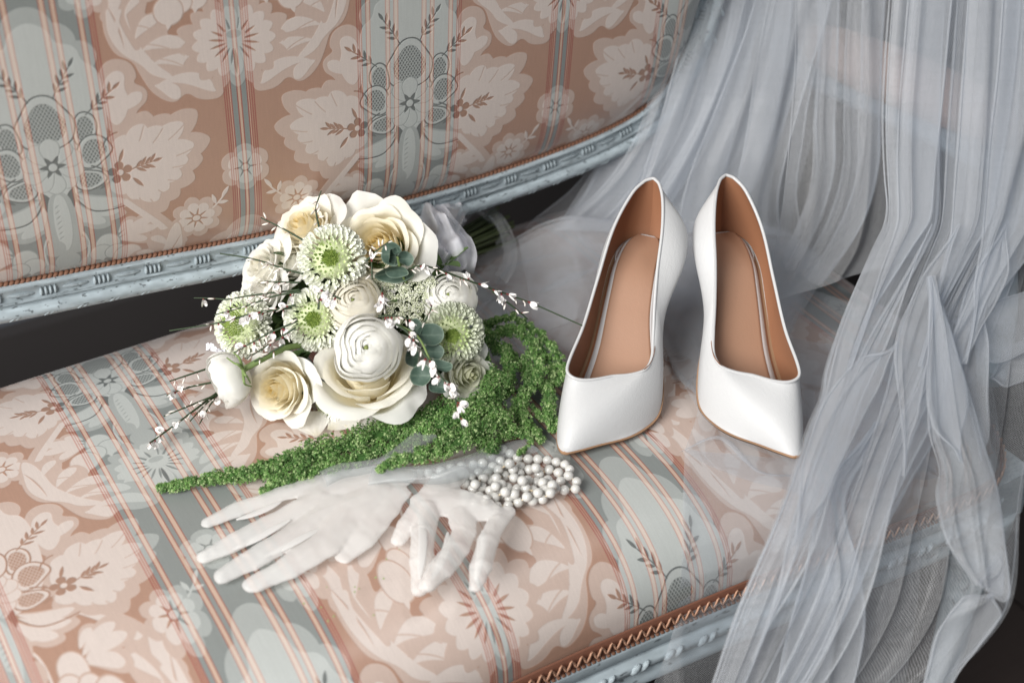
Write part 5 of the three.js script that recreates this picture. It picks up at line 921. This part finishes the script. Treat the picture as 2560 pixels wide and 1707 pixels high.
  const rearRows = [
    [[1150, 690, 0.006], [1210, 640, 0.012], [1280, 600, 0.022], [1350, 565, 0.032], [1412, 545, 0.038], [1520, 552, 0.03], [1650, 560, 0.02], [1800, 560, 0.015], [1950, 575, 0.015], [2040, 640, 0.01]],
    [[1110, 760, 0.003], [1200, 720, 0.006], [1300, 690, 0.01], [1400, 660, 0.018], [1500, 650, 0.014], [1640, 650, 0.006], [1800, 650, 0.006], [1920, 680, 0.006], [2010, 720, 0.004]],
    [[1130, 860, 0.002], [1220, 860, 0.003], [1320, 830, 0.005], [1420, 800, 0.006], [1520, 790, 0.004], [1640, 780, 0.003], [1780, 760, 0.004], [1880, 770, 0.003], [1960, 800, 0.003]],
    [[1240, 950, 0.001], [1300, 960, 0.002], [1390, 950, 0.002], [1480, 940, 0.002], [1580, 900, 0.002], [1666, 874, 0.003], [1740, 900, 0.003], [1840, 880, 0.002], [1920, 890, 0.002]],
  ];
  spread(rearRows, 0.003, { amp: 0.004, sx: 4, sy: 2.2 });
  spread(rearRows.map((r) => r.map(([x, y, h]) => [x + 25, y + 18, (h ?? 0) * 1.08])), 0.006, { amp: 0.005, sx: 3.4, sy: 2.6, sd: 90 });
  spread(rearRows.slice(0, 3).map((r) => r.slice(2).map(([x, y, h]) => [x + 15, y + 8, (h ?? 0) * 1.15])), 0.008, { amp: 0.005, sx: 3, sy: 2, sd: 120 });

  spread([
    [[1500, 620, 0.02], [1660, 600, 0.022], [1820, 590, 0.03], [1960, 600, 0.02], [2060, 640, 0.012]], [[1540, 760, 0.005], [1680, 740, 0.01], [1800, 720, 0.012], [1920, 720, 0.01], [2000, 740, 0.006]],
    [[1600, 860, 0.002], [1670, 872, 0.004], [1740, 860, 0.004], [1830, 830, 0.004], [1900, 820, 0.003]],
  ], 0.007, { amp: 0.004, sd: 21, sx: 3, sy: 2 });
  spread([
    [[1666, 874, 0.004], [1760, 850, 0.003], [1900, 840, 0.003], [2080, 860, 0.003], [2300, 900, 0.003], [2480, 960, 0.003]],
    [[1700, 940, 0.004], [1790, 970, 0.003], [1930, 980, 0.002], [2080, 1000, 0.002], [2300, 1040, 0.002], [2500, 1090, 0.002]],
    [[1745, 1000, 0.003], [1800, 1060, 0.002], [1930, 1100, 0.002], [2080, 1120, 0.002], [2300, 1150, 0.002], [2500, 1190, 0.002]],
    [[1712, 1130, 0.002], [1800, 1180, 0.002], [1930, 1220, 0.002], [2080, 1250, 0.002], [2300, 1260, 0.002], [2500, 1270, 0.002]],
  ], 0.0025, { amp: 0.003, sd: 40, sx: 3, sy: 2 });
  spread([
    [[1560, 640, 0.006], [1760, 640, 0.004], [1960, 700, 0.003], [2140, 760, 0.003], [2400, 860, 0.003]], [[1640, 800, 0.004], [1780, 800, 0.003], [1960, 820, 0.003], [2160, 880, 0.003], [2440, 960, 0.003]],
    [[1690, 930, 0.003], [1800, 960, 0.002], [1960, 980, 0.002], [2180, 1020, 0.002], [2460, 1060, 0.002]], [[1760, 1050, 0.002], [1850, 1110, 0.002], [1960, 1150, 0.002], [2180, 1180, 0.002], [2470, 1190, 0.002]],
  ], 0.005, { amp: 0.004, sd: 61, sx: 3, sy: 2 });
  // creases where the spread cloth is doubled
  const seatCrease = (pts, w, h = 0.006) => { const c = curve(pts.map(([x, y, k]) => onSeat(x, y, h + (k ?? 0)))); const sd = rnd() * 50; part('crease', sheet((u, v) => { const p = c.getPoint(v), T = c.getTangent(v), b = V(-T.z, 0, T.x).normalize(), a = u * Math.PI * 2, k = Math.pow(Math.sin(Math.PI * clamp(v, 0.01, 0.99)), 0.6) * (0.75 + 0.4 * noise(v * 5, sd)); return p.addScaledVector(b, Math.cos(a) * w * k).add(V(0, Math.max(0, Math.sin(a)) * w * 0.7 * k, 0)); }, 20, 60), M.tulle, veil); };
  seatCrease([[1285, 598, 0.018], [1350, 563, 0.028], [1412, 545, 0.034], [1530, 556, 0.026], [1640, 566, 0.016]], 0.004); seatCrease([[1412, 548, 0.034], [1450, 590, 0.02], [1500, 630, 0.012]], 0.004);
  seatCrease([[1235, 720, 0.004], [1275, 670, 0.008], [1330, 650, 0.01], [1460, 626, 0.01]], 0.003); seatCrease([[1345, 735, 0.008], [1420, 700, 0.01], [1510, 662, 0.008]], 0.005); seatCrease([[1180, 790], [1230, 745, 0.003], [1280, 720, 0.004]], 0.003);
  seatCrease([[1666, 874], [1697, 936], [1745, 985], [1790, 1050]], 0.003, 0.004); seatCrease([[1710, 975], [1745, 930], [1790, 905]], 0.0025, 0.004); seatCrease([[1840, 590, 0.012], [1905, 640, 0.01], [1960, 612, 0.012]], 0.003); seatCrease([[1700, 1130], [1800, 1095], [1900, 1180], [1990, 1190]], 0.0025, 0.004);
  const front = (L, R, o) => fold(L, R, dC, o);
  // over the front edge: follows the seat, then hangs in front of the rail
  {
    const left = [[1712, 1128], [1708, 1220], [1706, 1320], [1704, 1400], [1700, 1470], [1690, 1545], [1665, 1630], [1610, 1760]], right = [[2300, 1170], [2300, 1200], [2300, 1230], [2300, 1260], [2300, 1300], [2300, 1380], [2290, 1500], [2250, 1760]];
    const a = curve(left.map(([x, y]) => V(x, y, 0))), b = curve(right.map(([x, y]) => V(x, y, 0)));
    part('spread_tulle', sheet((u, v) => { const q = a.getPoint(v).lerp(b.getPoint(v), u), n = noise(u * 6, v * 3, 77), lim = lerp(1545, 1345, smooth(0, 1, (q.x - 1690) / 610)); const top = onSeat(q.x, Math.min(q.y, lim), 0.003), p = q.y < lim ? top : at(q.x, q.y, top.sub(EYE).dot(FWD) + 0.00009 * (q.y - lim)); return p.add(V(0, 0.0015 * Math.abs(n), 0.003 * Math.abs(n) * v)); }, 90, 110), M.tulle, veil);
  }
}

renderer.render(scene, camera);
